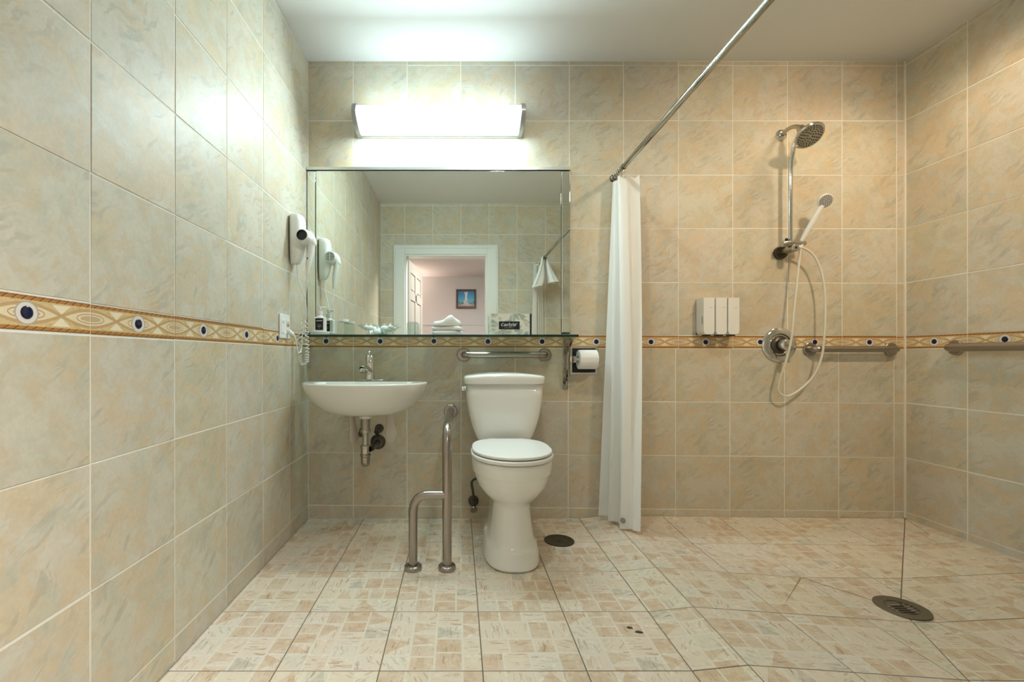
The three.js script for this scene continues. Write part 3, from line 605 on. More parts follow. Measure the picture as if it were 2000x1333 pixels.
  obj('opening_film', loft([0, 1].map((k) => Array.from({ length: 32 }, (_, i) => { const t = -i / 32 * 2 * Math.PI; return v3(0.06 * Math.cos(t), 0.1106 + k * 0.0006, 0.018 * Math.sin(t)); }))), M.paper, tb);
}

/* ---------- wash basin ---------- */
const SNK = 0.366;
{
  const s = thing('wash_basin', 'white wall-hung oval wash basin', 'sink', [SNK, 0, 0]);
  const rim = (k, y, kz = k) => egg(0, y, 0.316 * k, 0.2 * 0.995, 0.2, 0.2 + 0.265 * kz, 2.15, 3.4, 72).map((p) => { if (p.z < 0.2) p.z = 0.2 - (0.2 - p.z) * (0.4 + 0.6 * Math.min(1, kz + 0.25)) ; p.z = Math.max(0.0012, p.z); return p; });
  const bowl = (k, y) => egg(0, y, 0.245 * k, 0.15 * k, 0.27, 0.27 + 0.17 * k, 2.1, 2.3, 72);
  obj('basin', loft([rim(0.3, 0.609), rim(0.42, 0.612), rim(0.56, 0.622), rim(0.7, 0.642), rim(0.82, 0.672), rim(0.91, 0.706), rim(0.965, 0.737), rim(0.99, 0.757), rim(1.0, 0.768), rim(0.998, 0.7745), rim(0.985, 0.7775), rim(0.96, 0.778),
    bowl(1.02, 0.7765), bowl(0.98, 0.77), bowl(0.93, 0.75), bowl(0.84, 0.71), bowl(0.66, 0.668), bowl(0.4, 0.648), bowl(0.12, 0.643)]), M.porcelain, s);
  obj('drain_ring', along(turned([[0.012, 0], [0.026, 0], [0.028, 0.003], [0.022, 0.005], [0.012, 0.002]], 28), [0, 1, 0], [0, 0.6435, 0.27]), M.chrome, s);
  obj('waste_collar', along(turned([[0, 0], [0.028, 0], [0.034, 0.006], [0.036, 0.03], [0, 0.03]], 32), [0, 1, 0], [-0.004, 0.588, 0.2]), M.porcelain, s);
  // faucet
  const f = thing('basin_faucet', 'chrome single lever faucet on the wash basin', 'faucet', [SNK, 0.7782, 0.1]);
  const plate = (k, y) => Array.from({ length: 40 }, (_, i) => { const t = -i / 40 * 2 * Math.PI; return v3(0.078 * k * Math.cos(t), y, 0.024 * k * Math.sin(t)); });
  obj('base_plate', loft([plate(1, 0), plate(1, 0.004), plate(0.93, 0.007)]), M.chrome, f);
  obj('body', turned([[0.027, 0.006], [0.025, 0.02], [0.023, 0.05], [0.023, 0.095], [0.021, 0.1], [0, 0.1]], 32), M.chrome, f);
  obj('spout', [tube([[0, 0.05, 0.01], [-0.008, 0.072, 0.055], [-0.014, 0.076, 0.1], [-0.017, 0.064, 0.122]], 0.0145, { bend: 0.03, radial: 18 }), along(turned([[0, 0], [0.014, 0], [0.0155, 0.004], [0.0155, 0.018], [0, 0.018]], 24), [0.1, -1, 0.25], [-0.017, 0.066, 0.118])], M.chrome, f);
  obj('lever', [turned([[0.0235, 0.102], [0.0255, 0.11], [0.024, 0.128], [0.016, 0.138], [0, 0.141]], 32), tube([[0, 0.128, 0], [0.004, 0.14, 0.02], [0.006, 0.152, 0.05]], 0.006, { bend: 0.02, radial: 12 }), new THREE.SphereGeometry(0.0075, 14, 10).translate(0.006, 0.152, 0.05)], M.chrome, f);
  // trap
  const t = thing('basin_trap', 'dull chrome bottle trap hanging under the wash basin', 'pipe', [SNK - 0.004, 0, 0.2]);
  obj('tailpiece', turned([[0.0, 0.53], [0.0225, 0.53], [0.0225, 0.588], [0, 0.588]].reverse().map((p) => p).reverse(), 28), M.steel, t);
  obj('coupling_nut', turned([[0.0, 0.532], [0.0245, 0.532], [0.0265, 0.528], [0.0265, 0.519], [0.0245, 0.515], [0, 0.515]].reverse(), 28), M.oldChrome, t);
  obj('tube', turned([[0.0155, 0.45], [0.0155, 0.52]], 28), M.oldChrome, t);
  obj('trap_body', turned([[0, 0.452], [0.022, 0.452], [0.0255, 0.448], [0.0255, 0.44], [0.0235, 0.437], [0.0235, 0.395], [0, 0.395]].reverse(), 32), M.oldChrome, t);
  obj('trap_cup', turned([[0, 0.338], [0.012, 0.341], [0.02, 0.35], [0.0225, 0.365], [0.0235, 0.39], [0.027, 0.394], [0.0275, 0.404], [0.0235, 0.407], [0, 0.407]], 32), M.steel, t);
  obj('outlet_pipe', [tube([[0.02, 0.43, 0], [0.03, 0.43, -0.02], [0.03, 0.43, -0.196]], 0.015, { bend: 0.012 }), along(turned([[0.0, 0.0005], [0.042, 0.0005], [0.042, 0.004], [0.03, 0.012], [0.015, 0.014]], 32), [0, 0, 1], [0.03, 0.43, -0.2])], M.darkMetal, t);
  // stop valves on the wall
  const sv = thing('stop_valve', 'small dark chrome stop valve on wall left of the basin trap', 'valve', [SNK - 0.055, 0.49, 0]);
  const valve = (g) => {
    obj('flange', along(turned([[0.006, 0.0004], [0.025, 0.0004], [0.024, 0.005], [0.01, 0.009], [0.006, 0.009]], 24), [0, 0, 1], [0, 0, 0]), M.darkMetal, g);
    obj('body', [tube([[0, 0, 0.004], [0, 0, 0.05]], 0.009), along(turned([[0, -0.014], [0.012, -0.014], [0.013, 0], [0.012, 0.016], [0, 0.018]], 20), [0, 1, 0], [0, 0, 0.052])], M.darkMetal, g);
    obj('handle', along(turned([[0, 0], [0.008, 0], [0.016, 0.004], [0.016, 0.016], [0, 0.018]], 12), [0, -0.3, 1], [0, -0.002, 0.062]), M.darkMetal, g);
    obj('riser', tube([[0, 0.012, 0.052], [0, 0.06, 0.058], [0.02, 0.12, 0.09], [0.03, 0.14, 0.1]], 0.0045, { smooth: true, seg: 30, radial: 10 }), M.oldChrome, g);
  };
  valve(sv);
  const sv2 = thing('stop_valve', 'small dark chrome stop valve on wall right of the basin trap', 'valve', [SNK + 0.033, 0.505, 0]);
  valve(sv2); sv2.remove(sv2.children[sv2.children.length - 1]);
  // porcelain wall brackets under the bowl
  const br = (label, x, y, z, turn, lean) => {
    const g = thing('basin_bracket', label, 'bracket', [x, y, z], turn);
    const ring = (yy, w, d, o) => Array.from({ length: 28 }, (_, i) => { const q = -i / 28 * 2 * Math.PI; return v3(o + w * Math.cos(q), yy, d * Math.sin(q)); });
    obj('arm', loft([ring(-0.084, 0.006, 0.003, lean), ring(-0.08, 0.018, 0.009, lean), ring(-0.066, 0.03, 0.014, lean), ring(-0.044, 0.035, 0.016, lean * 0.95), ring(-0.02, 0.031, 0.015, lean * 0.8), ring(0.005, 0.024, 0.013, lean * 0.6), ring(0.04, 0.02, 0.013, lean * 0.25), ring(0.075, 0.018, 0.013, -lean * 0.1), ring(0.1, 0.017, 0.012, -lean * 0.3)]), M.pad, g);
  };
  br('pale pear-shaped bracket hanging under right half of the basin', 0.478, 0.53, 0.155, 0.25, 0.012);
  br('pale narrow bracket hanging under left half of the basin', 0.283, 0.53, 0.165, 1.15, 0.02);
}

/* ---------- toilet ---------- */
{
  const t = thing('toilet', 'white two-piece toilet with closed lid', 'toilet', [1.082, 0, 0]);
  const R = (y, hw, zb, zc, zf, nf = 2.2, nb = 2.6) => egg(0, y, hw, zb, zc, zf, nf, nb, 64);
  obj('bowl', loft([R(0.0006, 0.121, 0.2, 0.46, 0.642, 2.5, 4), R(0.012, 0.124, 0.2, 0.46, 0.645, 2.5, 4), R(0.068, 0.118, 0.2, 0.46, 0.632, 2.4, 4), R(0.08, 0.112, 0.2, 0.46, 0.622, 2.4, 4), R(0.1, 0.099, 0.2, 0.46, 0.604, 2.3, 4), R(0.17, 0.089, 0.2, 0.46, 0.588, 2.3, 4),
    R(0.24, 0.084, 0.19, 0.46, 0.578, 2.2, 3.5), R(0.262, 0.088, 0.18, 0.46, 0.584, 2.2, 3.2), R(0.28, 0.105, 0.17, 0.47, 0.606, 2.2, 3), R(0.305, 0.13, 0.16, 0.47, 0.634, 2.1, 3), R(0.34, 0.152, 0.15, 0.48, 0.662, 2.1, 3), R(0.38, 0.167, 0.14, 0.48, 0.682, 2.1, 3), R(0.395, 0.17, 0.14, 0.48, 0.687, 2.1, 3), R(0.401, 0.176, 0.135, 0.48, 0.694, 2.1, 3), R(0.44, 0.179, 0.13, 0.48, 0.7, 2.1, 3), R(0.456, 0.178, 0.13, 0.48, 0.699, 2.1, 3), R(0.459, 0.165, 0.14, 0.48, 0.685, 2.1, 3)]), M.porcelain, t);
  const slab = (y, h, hw, zb, zf, r, n = 2.1) => [R(y, hw - r, zb + r, 0.485, zf - r, n, 3), R(y + r * 0.4, hw - r * 0.2, zb + r * 0.2, 0.485, zf - r * 0.2, n, 3), R(y + r, hw, zb, 0.485, zf, n, 3), R(y + h - r, hw, zb, 0.485, zf, n, 3), R(y + h - r * 0.4, hw - r * 0.2, zb + r * 0.2, 0.485, zf - r * 0.2, n, 3), R(y + h, hw - r, zb + r, 0.485, zf - r, n, 3)];
  obj('seat', loft(slab(0.4615, 0.019, 0.183, 0.27, 0.706, 0.006)), M.seat, t);
  const lid = slab(0.4835, 0.014, 0.178, 0.265, 0.699, 0.005);
  lid.push(R(0.5005, 0.12, 0.31, 0.485, 0.63, 2.1, 3), R(0.502, 0.05, 0.4, 0.485, 0.56));
  obj('lid', loft(lid), M.seat, t);
  obj('hinge', [-0.07, 0.07].map((x) => rbox(x - 0.02, x + 0.02, 0.4605, 0.494, 0.243, 0.272, 0.006)), M.seat, t);
  // tank: a curved taper from shoulders to foot
  const K = (y, hw, z0, z1) => Array.from({ length: 64 }, (_, i) => { const q = -i / 64 * 2 * Math.PI, p = (s, e) => Math.sign(s) * Math.abs(s) ** (2 / e); return v3(hw * p(Math.cos(q), 5), y, (z0 + z1) / 2 + (z1 - z0) / 2 * p(Math.sin(q), 4.2)); });
  obj('tank', loft([K(0.462, 0.13, 0.05, 0.19), K(0.475, 0.142, 0.045, 0.203), K(0.5, 0.153, 0.04, 0.21), K(0.54, 0.168, 0.036, 0.217), K(0.59, 0.182, 0.033, 0.222), K(0.64, 0.192, 0.03, 0.225), K(0.7, 0.199, 0.028, 0.227), K(0.768, 0.203, 0.027, 0.228)]), M.porcelain, t);
  const arch = (r, k) => r.map((p) => { p.y += k * (1 - (p.x / 0.21) ** 2); return p; });
  obj('tank_lid', loft([K(0.766, 0.206, 0.018, 0.236), K(0.77, 0.211, 0.014, 0.241), K(0.792, 0.213, 0.012, 0.243), arch(K(0.8, 0.212, 0.013, 0.242), 0.006), arch(K(0.806, 0.207, 0.02, 0.236), 0.013), arch(K(0.808, 0.19, 0.05, 0.2), 0.015), arch(K(0.809, 0.1, 0.09, 0.15), 0.016)]), M.porcelain, t);
  obj('flush_lever', [along(turned([[0, 0], [0.012, 0], [0.012, 0.008], [0, 0.01]], 20), [-1, 0, 0], [-0.202, 0.742, 0.19]), rbox(-0.222, -0.212, 0.733, 0.751, 0.15, 0.232, 0.004)], M.seat, t);
  for (const x of [-0.105, 0.105]) obj('bolt_cap', along(turned([[0.014, 0], [0.013, 0.012], [0.006, 0.018], [0, 0.019]], 16), [0, 1, 0], [x * 0.98, 0.072, 0.36]), M.seat, t);
  // water supply
  const s = thing('water_supply', 'dark bent water supply pipe and valve on wall left of the toilet', 'pipe', [0.926, 0.1, 0]);
  obj('flange', along(turned([[0.006, 0.0004], [0.03, 0.0004], [0.029, 0.006], [0.012, 0.011], [0.006, 0.011]], 28), [0, 0, 1], [0, 0, 0]), M.darkMetal, s);
  obj('valve_body', [tube([[0, 0, 0.004], [0, 0, 0.06]], 0.01), along(turned([[0, -0.02], [0.012, -0.018], [0.013, 0], [0.012, 0.02], [0, 0.022]], 20), [0, 1, 0], [0, 0.002, 0.06])], M.darkMetal, s);
  obj('valve_handle', along(turned([[0, 0], [0.012, 0], [0.02, 0.005], [0.019, 0.016], [0, 0.018]], 16), [0, -0.6, 1], [0, -0.02, 0.066]), M.steel, s);
  obj('supply_pipe', tube([[0, 0.02, 0.06], [-0.004, 0.07, 0.062], [-0.016, 0.125, 0.066], [0.016, 0.146, 0.07], [0.05, 0.16, 0.075], [0.066, 0.2, 0.085], [0.069, 0.37, 0.1]], 0.0065, { bend: 0.025, radial: 12 }), M.darkMetal, s);
}

/* ---------- grab bars and rails ---------- */
const flangeProfile = [[0.012, 0.0005], [0.035, 0.0005], [0.0375, 0.003], [0.0375, 0.009], [0.034, 0.0125], [0.02, 0.0135], [0.016, 0.0135]];
function grabBar(label, pos, turn, len, r = 0.0175, off = 0.052, group) {
  const g = thing('grab_bar', label, 'grab bar', pos, turn, group);
  obj('bar', tube([[0, 0, 0.003], [0, 0, off], [len, 0, off], [len, 0, 0.003]], r, { bend: 0.045, radial: 22 }), M.steel, g);
  for (const x of [0, len]) obj('flange', along(turned(flangeProfile, 36), [0, 0, 1], [x, 0, 0.0006]), M.steel, g);
  return g;
}
grabBar('brushed steel grab bar on the wall above the toilet tank', [0.872, 0.917, 0], 0, 0.452);
grabBar('brushed steel grab bar on the shower wall right of the mixing valve', [2.807, 0.948, 0], 0, 0.452);
{
  const g = grabBar('brushed steel grab bar on the right-hand shower side wall', [W, 0.953, 1.16], Math.PI / 2 * 3 + Math.PI, 0);
  scene.remove(g); used.set('grab_bar', 2);
  const h = thing('grab_bar', 'long brushed steel grab bar on the right-hand side wall of the shower', 'grab bar', [W, 0.953, 0.262], -Math.PI / 2);
  obj('bar', tube([[0, 0, 0.003], [0, 0, 0.052], [0.9, 0, 0.052], [0.9, 0, 0.003]], 0.0205, { bend: 0.045, radial: 22 }), M.steel, h);
  for (const x of [0, 0.9]) obj('flange', along(turned(flangeProfile, 36), [0, 0, 1], [x, 0, 0.0006]), M.steel, h);
}
{
  const g = thing('safety_rail', 'floor-mounted h-shaped steel safety rail between basin and toilet', 'safety rail', [0, 0, 0]);
  const post = [0.793, 0.6], low = [0.648, 0.6];
  obj('tall_post', tube([[post[0], 0.002, post[1]], [post[0], 0.602, post[1]], [0.799, 0.602, 0.003]], 0.02, { bend: 0.1, radial: 26 }), M.steel, g);
  obj('short_post', tube([[low[0], 0.002, low[1]], [low[0], 0.316, low[1]], [post[0] - 0.006, 0.316, post[1]]], 0.019, { bend: 0.075, radial: 26 }), M.steel, g);
  const fl = [[0.018, 0.0005], [0.038, 0.0005], [0.0385, 0.006], [0.036, 0.016], [0.03, 0.02], [0.02, 0.021]];
  for (const p of [post, low]) obj('floor_flange', along(turned(fl, 36), [0, 1, 0], [p[0], 0.0004, p[1]]), M.steel, g);
  obj('wall_flange', along(turned(flangeProfile, 36), [0, 0, 1], [0.799, 0.602, 0.0005]), M.steel, g);
}

/* ---------- toilet paper ---------- */
{
  const h = thing('paper_holder', 'chrome recessed toilet paper holder on the wall', 'paper holder', [1.543, 0.886, 0]);
  const w = 0.077, t = 0.079, b = 0.012;
  obj('frame', [rbox(-w, w, t - b, t, 0.0004, 0.008, 0.002), rbox(-w, w, -t, -t + b, 0.0004, 0.008, 0.002), rbox(-w, -w + b, -t + 0.006, t - 0.006, 0.0004, 0.0078, 0.002), rbox(w - b, w, -t + 0.006, t - 0.006, 0.0004, 0.0078, 0.002)], M.chrome, h);
  obj('recess_shade', box(-w + b * 0.8, w - b * 0.8, -t + b * 0.8, t - b * 0.8, 0.0003, 0.0015), M.black, h);  // flat black plate standing in for the shade inside the recess
  for (const s of [-1, 1]) obj('arm', [rbox(s * 0.066 - 0.006, s * 0.066 + 0.006, -0.012, 0.022, 0.001, 0.05, 0.003), along(turned([[0, -0.006], [0.02, -0.006], [0.02, 0.006], [0, 0.006]], 24), [1, 0, 0], [s * 0.066, 0.005, 0.055])], M.chrome, h);
  obj('spindle', along(turned([[0, -0.062], [0.008, -0.062], [0.008, 0.062], [0, 0.062]], 20), [1, 0, 0], [0, 0.005, 0.055]), M.white, h);
  const r = thing('toilet_paper_roll', 'white toilet paper roll with end folded to a point', 'toilet paper', [1.548, 0.891, 0.055]);
  obj('roll', along(turned([[0.0205, -0.05], [0.05, -0.05], [0.0525, -0.0475], [0.0525, 0.0475], [0.05, 0.05], [0.0205, 0.05], [0.0205, -0.05]], 48), [1, 0, 0], [0, 0, 0]), M.paper, r);
  const flap = (th, x) => { const q = 0.0532; return [x, q * Math.cos(th), q * Math.sin(th)]; };
  const pos = []; const idx = [];
  for (let i = 0; i <= 14; i++) { const u = i / 14, th = 0.1 + u * 0.85, hw = 0.042 * (1 - u) + 0.0005; for (const s of [-1, 1]) pos.push(...flap(th, s * hw)); }
  for (let i = 0; i < 14; i++) { const a = i * 2; idx.push(a, a + 2, a + 3, a, a + 3, a + 1); }
  const g = new THREE.BufferGeometry(); g.setAttribute('position', new THREE.Float32BufferAttribute(pos, 3)); g.setIndex(idx); g.computeVertexNormals();
  const fm = M.paper.clone(); fm.side = THREE.DoubleSide; obj('folded_end', g, fm, r);
  obj('core', along(turned([[0.019, -0.0496], [0.0204, -0.0496], [0.0204, 0.0496], [0.019, 0.0496], [0.019, -0.0496]], 30), [1, 0, 0], [0, 0, 0]), M.ivory, r);
}

/* ---------- shower curtain on its rod ---------- */
const ROD = [1.71, 1.905], ROD_R = 0.0128;
{
  const r = thing('curtain_rod', 'worn chrome shower curtain rod running overhead from the back wall', 'curtain rod', [ROD[0], ROD[1], 0]);
  obj('thin_tube', along(new THREE.CylinderGeometry(0.0105, 0.0105, 0.18, 28), [0, 0, 1], [0, 0, 0.094]), M.rod, r);
  obj('thick_tube', along(new THREE.CylinderGeometry(ROD_R, ROD_R, D - 0.168, 32, 24), [0, 0, 1], [0, 0, 0.164 + (D - 0.168) / 2]), M.rod, r);
  obj('collar', along(turned([[0.0125, 0], [0.0148, 0.001], [0.0148, 0.009], [0.0125, 0.01]], 28), [0, 0, 1], [0, 0, 0.157]), M.darkMetal, r);
  for (const z of [0.0006, D - 0.0006]) obj('end_flange', along(turned([[0.0104, 0], [0.021, 0], [0.021, 0.005], [0.015, 0.01], [0.0106, 0.011]], 30), [0, 0, z < 1 ? 1 : -1], [0, 0, z]), M.darkMetal, r);
}
function curtain(label, top, mid, bot, yTop, yBot, hemLift, hooks) {
  const c = thing('shower_curtain', label, 'shower curtain', [0, 0, 0]);
  const mk = (p) => new THREE.CatmullRomCurve3(p.map(([x, z]) => v3(x, 0, z)), false, 'catmullrom', 0.5);
  const T = mk(top), Q = mk(mid), B = mk(bot), nu = 150, nv = 70, pos = [], uv = [], idx = [];
  const off = 0.0011, front = [], P0 = [];
  for (let j = 0; j <= nv; j++) {
    const v = j / nv, row = [];
    for (let i = 0; i <= nu; i++) {
      const u = i / nu, a = T.getPoint(u), m = Q.getPoint(u), b = B.getPoint(u);
      const w0 = (1 - v) * (1 - 2 * v), w1 = 4 * v * (1 - v), w2 = v * (2 * v - 1);
      const p = v3(0, 0, 0).addScaledVector(a, w0).addScaledVector(m, w1).addScaledVector(b, w2);
      const scallop = 0.008 * Math.cos(u * Math.PI * 2 * hooks.length) * Math.max(0, 1 - v * 14);
      const wv = 0.0045 * Math.sin(u * 44 + v * 2.5) * (0.3 + v) + 0.003 * Math.sin(u * 71 - v * 4) * v; p.x += wv; p.z += 0.3 * wv;
      p.y = yTop + scallop + (yBot + hemLift(u) - yTop) * v; row.push(p);
    }
    P0.push(row);
  }
  for (const s of [1, -1]) for (let j = 0; j <= nv; j++) for (let i = 0; i <= nu; i++) {
    const p = P0[j][i], q = P0[j][Math.min(nu, i + 1)], o = P0[j][Math.max(0, i - 1)], t = q.clone().sub(o).setY(0).normalize();
    pos.push(p.x + s * off * t.z, p.y, p.z - s * off * t.x); uv.push(i / nu * 3, j / nv * 8);
  }
  const n = nu + 1, half = n * (nv + 1);
  for (let j = 0; j < nv; j++) for (let i = 0; i < nu; i++) { const a = j * n + i, b = a + 1, d = a + n, e = d + 1; idx.push(a, b, e, a, e, d, half + a, half + e, half + b, half + a, half + d, half + e); }
  const edge = (a, b) => idx.push(a, half + b, b, a, half + a, half + b);
  for (let i = 0; i < nu; i++) { edge(i + 1, i); edge(nv * n + i, nv * n + i + 1); }
  for (let j = 0; j < nv; j++) { edge(j * n, (j + 1) * n); edge((j + 1) * n + nu, j * n + nu); }
  const g = new THREE.BufferGeometry(); g.setAttribute('position', new THREE.Float32BufferAttribute(pos, 3)); g.setAttribute('uv', new THREE.Float32BufferAttribute(uv, 2)); g.setIndex(idx); g.computeVertexNormals();
  obj('cloth', toCreasedNormals(g, 1.2), M.curtain, c);
  for (const z of hooks) obj('hook', new THREE.TorusGeometry(0.0185, 0.0016, 8, 30).rotateY(0.15).translate(ROD[0], ROD[1] - 0.004, z), M.chrome, c);
  return c;
}
{
  const c = curtain('white shower curtain bunched at the back wall beside the paper holder',
    [[1.70, 0.022], [1.742, 0.04], [1.695, 0.062], [1.745, 0.078], [1.70, 0.1], [1.735, 0.112], [1.772, 0.107], [1.812, 0.112]],
    [[1.655, 0.03], [1.71, 0.06], [1.668, 0.1], [1.735, 0.12], [1.69, 0.165], [1.735, 0.185], [1.755, 0.17], [1.79, 0.19]],
    [[1.602, 0.058], [1.668, 0.082], [1.636, 0.135], [1.712, 0.15], [1.672, 0.205], [1.715, 0.222], [1.722, 0.245], [1.75, 0.272]],
    1.872, 0.032, (u) => 0.006 * Math.sin(u * 9) + (u < 0.38 ? 0.004 : -0.006), [0.03, 0.058, 0.088, 0.112, 0.14]);
  obj('hem_weight', along(turned([[0, 0], [0.014, 0], [0.014, 0.002], [0, 0.0026]], 24), [-0.75, 0, 1], [1.6835, 0.068, 0.2205]), M.grey, c);
  curtain('white shower curtain bunched at the rear end of the rod under a hand towel',
    [[1.63, 2.24], [1.67, 2.265], [1.64, 2.29], [1.7, 2.31], [1.66, 2.335], [1.72, 2.35], [1.69, 2.375], [1.75, 2.39]],
    [[1.6, 2.22], [1.66, 2.25], [1.62, 2.28], [1.7, 2.31], [1.65, 2.335], [1.73, 2.35], [1.69, 2.38], [1.76, 2.395]],
    [[1.58, 2.2], [1.65, 2.23], [1.61, 2.27], [1.7, 2.3], [1.65, 2.335], [1.74, 2.35], [1.69, 2.38], [1.77, 2.4]],
    1.872, 0.035, (u) => 0.004 * Math.sin(u * 11), [2.25, 2.28, 2.31, 2.34, 2.37]);
  // hand towel thrown over the rod
  const t = thing('hand_towel', 'white hand towel thrown over the rear part of the curtain rod', 'towel', [0, 0, 0]);
  const path = []; const R0 = 0.0185;
  for (let k = 0; k <= 12; k++) path.push([-R0 - 0.05 * (1 - k / 12) ** 2, -0.29 + 0.29 * k / 12]);
  for (let k = 1; k < 10; k++) { const a = Math.PI - k / 10 * Math.PI; path.push([R0 * Math.cos(a), R0 * Math.sin(a)]); }
  for (let k = 0; k <= 12; k++) path.push([R0 + 0.07 * (k / 12) ** 1.5, -0.25 * k / 12]);
  const n = 30, pos = [], idx = [], uv = [];
  for (const s of [0, 1]) path.forEach(([x, y], j) => {
    for (let i = 0; i <= n; i++) {
      const u = i / n - 0.5, drop = Math.min(1, Math.max(0, -y / 0.25)), fold = 0.04 * Math.sin(u * 15 + (x > 0 ? 1 : 0)) * drop, k = s * 0.004, l = Math.hypot(x, Math.max(0, y)) || 1;
      pos.push(ROD[0] + x + fold + (y > 0 ? k * x / l : Math.sign(x) * k), ROD[1] + y + (y > 0 ? k * y / l : 0) + 0.012 * u * drop, 2.1 + u * (0.12 + 0.12 * drop)); uv.push(i / n, j / 20);
    }
  });
  const m = n + 1, half = m * path.length;
  for (let j = 0; j < path.length - 1; j++) for (let i = 0; i < n; i++) { const a = j * m + i, b = a + 1, c2 = a + m, d = c2 + 1; idx.push(a, b, d, a, d, c2, half + a, half + d, half + b, half + a, half + c2, half + d); }
  const edge = (a, b) => idx.push(a, half + b, b, a, half + a, half + b);
  for (let i = 0; i < n; i++) { edge(i + 1, i); edge(half - m + i, half - m + i + 1); }
  for (let j = 0; j < path.length - 1; j++) { edge(j * m, (j + 1) * m); edge((j + 1) * m + n, j * m + n); }
  const g = new THREE.BufferGeometry(); g.setAttribute('position', new THREE.Float32BufferAttribute(pos, 3)); g.setAttribute('uv', new THREE.Float32BufferAttribute(uv, 2)); g.setIndex(idx); g.computeVertexNormals();
  obj('cloth', g, M.towel, t);
}

/* ---------- shower ---------- */
{
  const s = thing('shower_column', 'chrome shower column with tilted round head', 'shower', [2.645, 0, 0]);
  obj('upper_flange', along(turned([[0.01, 0.0004], [0.031, 0.0004], [0.03, 0.008], [0.02, 0.016], [0.01, 0.018]], 32), [0, 0, 1], [0.003, 2.148, 0]), M.chrome, s);
  obj('shower_arm', tube([[0.003, 2.148, 0.004], [0.004, 2.158, 0.07], [0.006, 2.135, 0.125], [0.007, 2.1, 0.16]], 0.011, { bend: 0.05 }), M.oldChrome, s);
  obj('diverter', [along(turned([[0, -0.028], [0.017, -0.028], [0.019, -0.02], [0.019, 0.014], [0.016, 0.02], [0, 0.022]], 28), [0, 0.72, -0.69], [0.007, 2.105, 0.152]), along(turned([[0, 0], [0.0135, 0], [0.0135, 0.026], [0, 0.026]], 24), [0, -1, -0.15], [0.004, 2.108, 0.146])], M.oldChrome, s);
  obj('riser_pipe', tube([[0.0, 1.53, 0.078], [0.0, 1.93, 0.078], [0.002, 2.04, 0.098], [0.004, 2.1, 0.143]], 0.0115, { bend: 0.06, radial: 20 }), M.chrome, s);
  const N = v3(0.05, -0.78, 0.62).normalize(), hc = [0.01, 2.052, 0.196];
  const head = obj('shower_head', along(turned([[0.0, -0.046], [0.016, -0.046], [0.019, -0.03], [0.03, -0.024], [0.058, -0.012], [0.068, -0.004], [0.07, 0.004], [0.066, 0.009], [0.061, 0.01]], 48), N.toArray(), hc), M.chrome, s);
  const q = new THREE.Quaternion().setFromUnitVectors(v3(0, 1, 0), N), H0 = v3(...hc);
  obj('spray_plate', along(turned([[0, 0.0095], [0.034, 0.0105], [0.0605, 0.0098], [0.0605, 0.006]], 40), N.toArray(), hc), M.oldChrome, head);
  const noz = [];
  for (const [r, n, w] of [[0.054, 26, 0.0028], [0.046, 20, 0.0026], [0.037, 14, 0.0034], [0.026, 10, 0.003], [0.014, 6, 0.003]]) for (let i = 0; i < n; i++) { const a = i / n * 2 * Math.PI; noz.push(new THREE.CylinderGeometry(w * 0.7, w, 0.004, 8).translate(r * Math.cos(a), 0.0118, r * Math.sin(a)).applyQuaternion(q).translate(H0.x, H0.y, H0.z)); }
  obj('nozzles', noz, M.rubber, head).userData.kind = 'stuff';
  obj('lower_flange', along(turned([[0.012, 0.0004], [0.036, 0.0004], [0.037, 0.008], [0.033, 0.022], [0.02, 0.024], [0.014, 0.022]], 32), [0, 0, 1], [-0.004, 1.487, 0]), M.darkMetal, s);
  obj('outlet', along(turned([[0, 0.01], [0.0165, 0.01], [0.0175, 0.02], [0.0175, 0.1], [0.02, 0.104], [0.02, 0.118], [0.0165, 0.121], [0.006, 0.121], [0.006, 0.1], [0, 0.1]], 28), [0.03, 0.02, 1], [-0.004, 1.487, 0]), M.oldChrome, s);
  obj('crosspiece', along(turned([[0, -0.052], [0.015, -0.05], [0.0175, -0.044], [0.0175, 0.046], [0.015, 0.055], [0.0115, 0.072], [0, 0.074]], 28), [1, 0.03, 0.03], [0.004, 1.52, 0.082]), M.oldChrome, s);
  obj('stop_button', along(turned([[0, 0], [0.008, 0], [0.008, 0.012], [0, 0.014]], 16), [0, 1, 0], [-0.026, 1.535, 0.085]), M.black, s);
  // hand shower in the holder
  const h = thing('hand_shower', 'white hand shower leaning right in its holder', 'hand shower', [2.645, 0, 0]);
  const a = v3(0.052, 1.535, 0.092), b = v3(0.112, 1.695, 0.142), dir = b.clone().sub(a).normalize(), len = a.distanceTo(b);
  obj('handle', along(turned([[0, -0.012], [0.008, -0.012], [0.01, 0.0], [0.0125, 0.03], [0.014, len * 0.6], [0.0125, len], [0.012, len + 0.012], [0, len + 0.014]], 24), dir.toArray(), a.toArray()), M.white, h);
  const F = v3(-0.12, -0.45, 0.88).normalize(), fc = [0.124, 1.728, 0.156];
  obj('spray_head', along(turned([[0, -0.024], [0.016, -0.023], [0.03, -0.012], [0.0355, 0], [0.0355, 0.006], [0.032, 0.009]], 36), F.toArray(), fc), M.white, h);
  const sp = obj('spray_face', along(turned([[0, 0.0095], [0.032, 0.0085], [0.032, 0.006]], 32), F.toArray(), fc), M.grey, h);
  const q2 = new THREE.Quaternion().setFromUnitVectors(v3(0, 1, 0), F), dots = [];
  for (const [r, n] of [[0.028, 18], [0.021, 14], [0.014, 9], [0.007, 5]]) for (let i = 0; i < n; i++) { const t = i / n * 2 * Math.PI; dots.push(new THREE.CylinderGeometry(0.0017, 0.002, 0.002, 8).translate(r * Math.cos(t), 0.0102, r * Math.sin(t)).applyQuaternion(q2).translate(...fc)); }
  obj('nozzles', dots, M.white, sp).userData.kind = 'stuff';
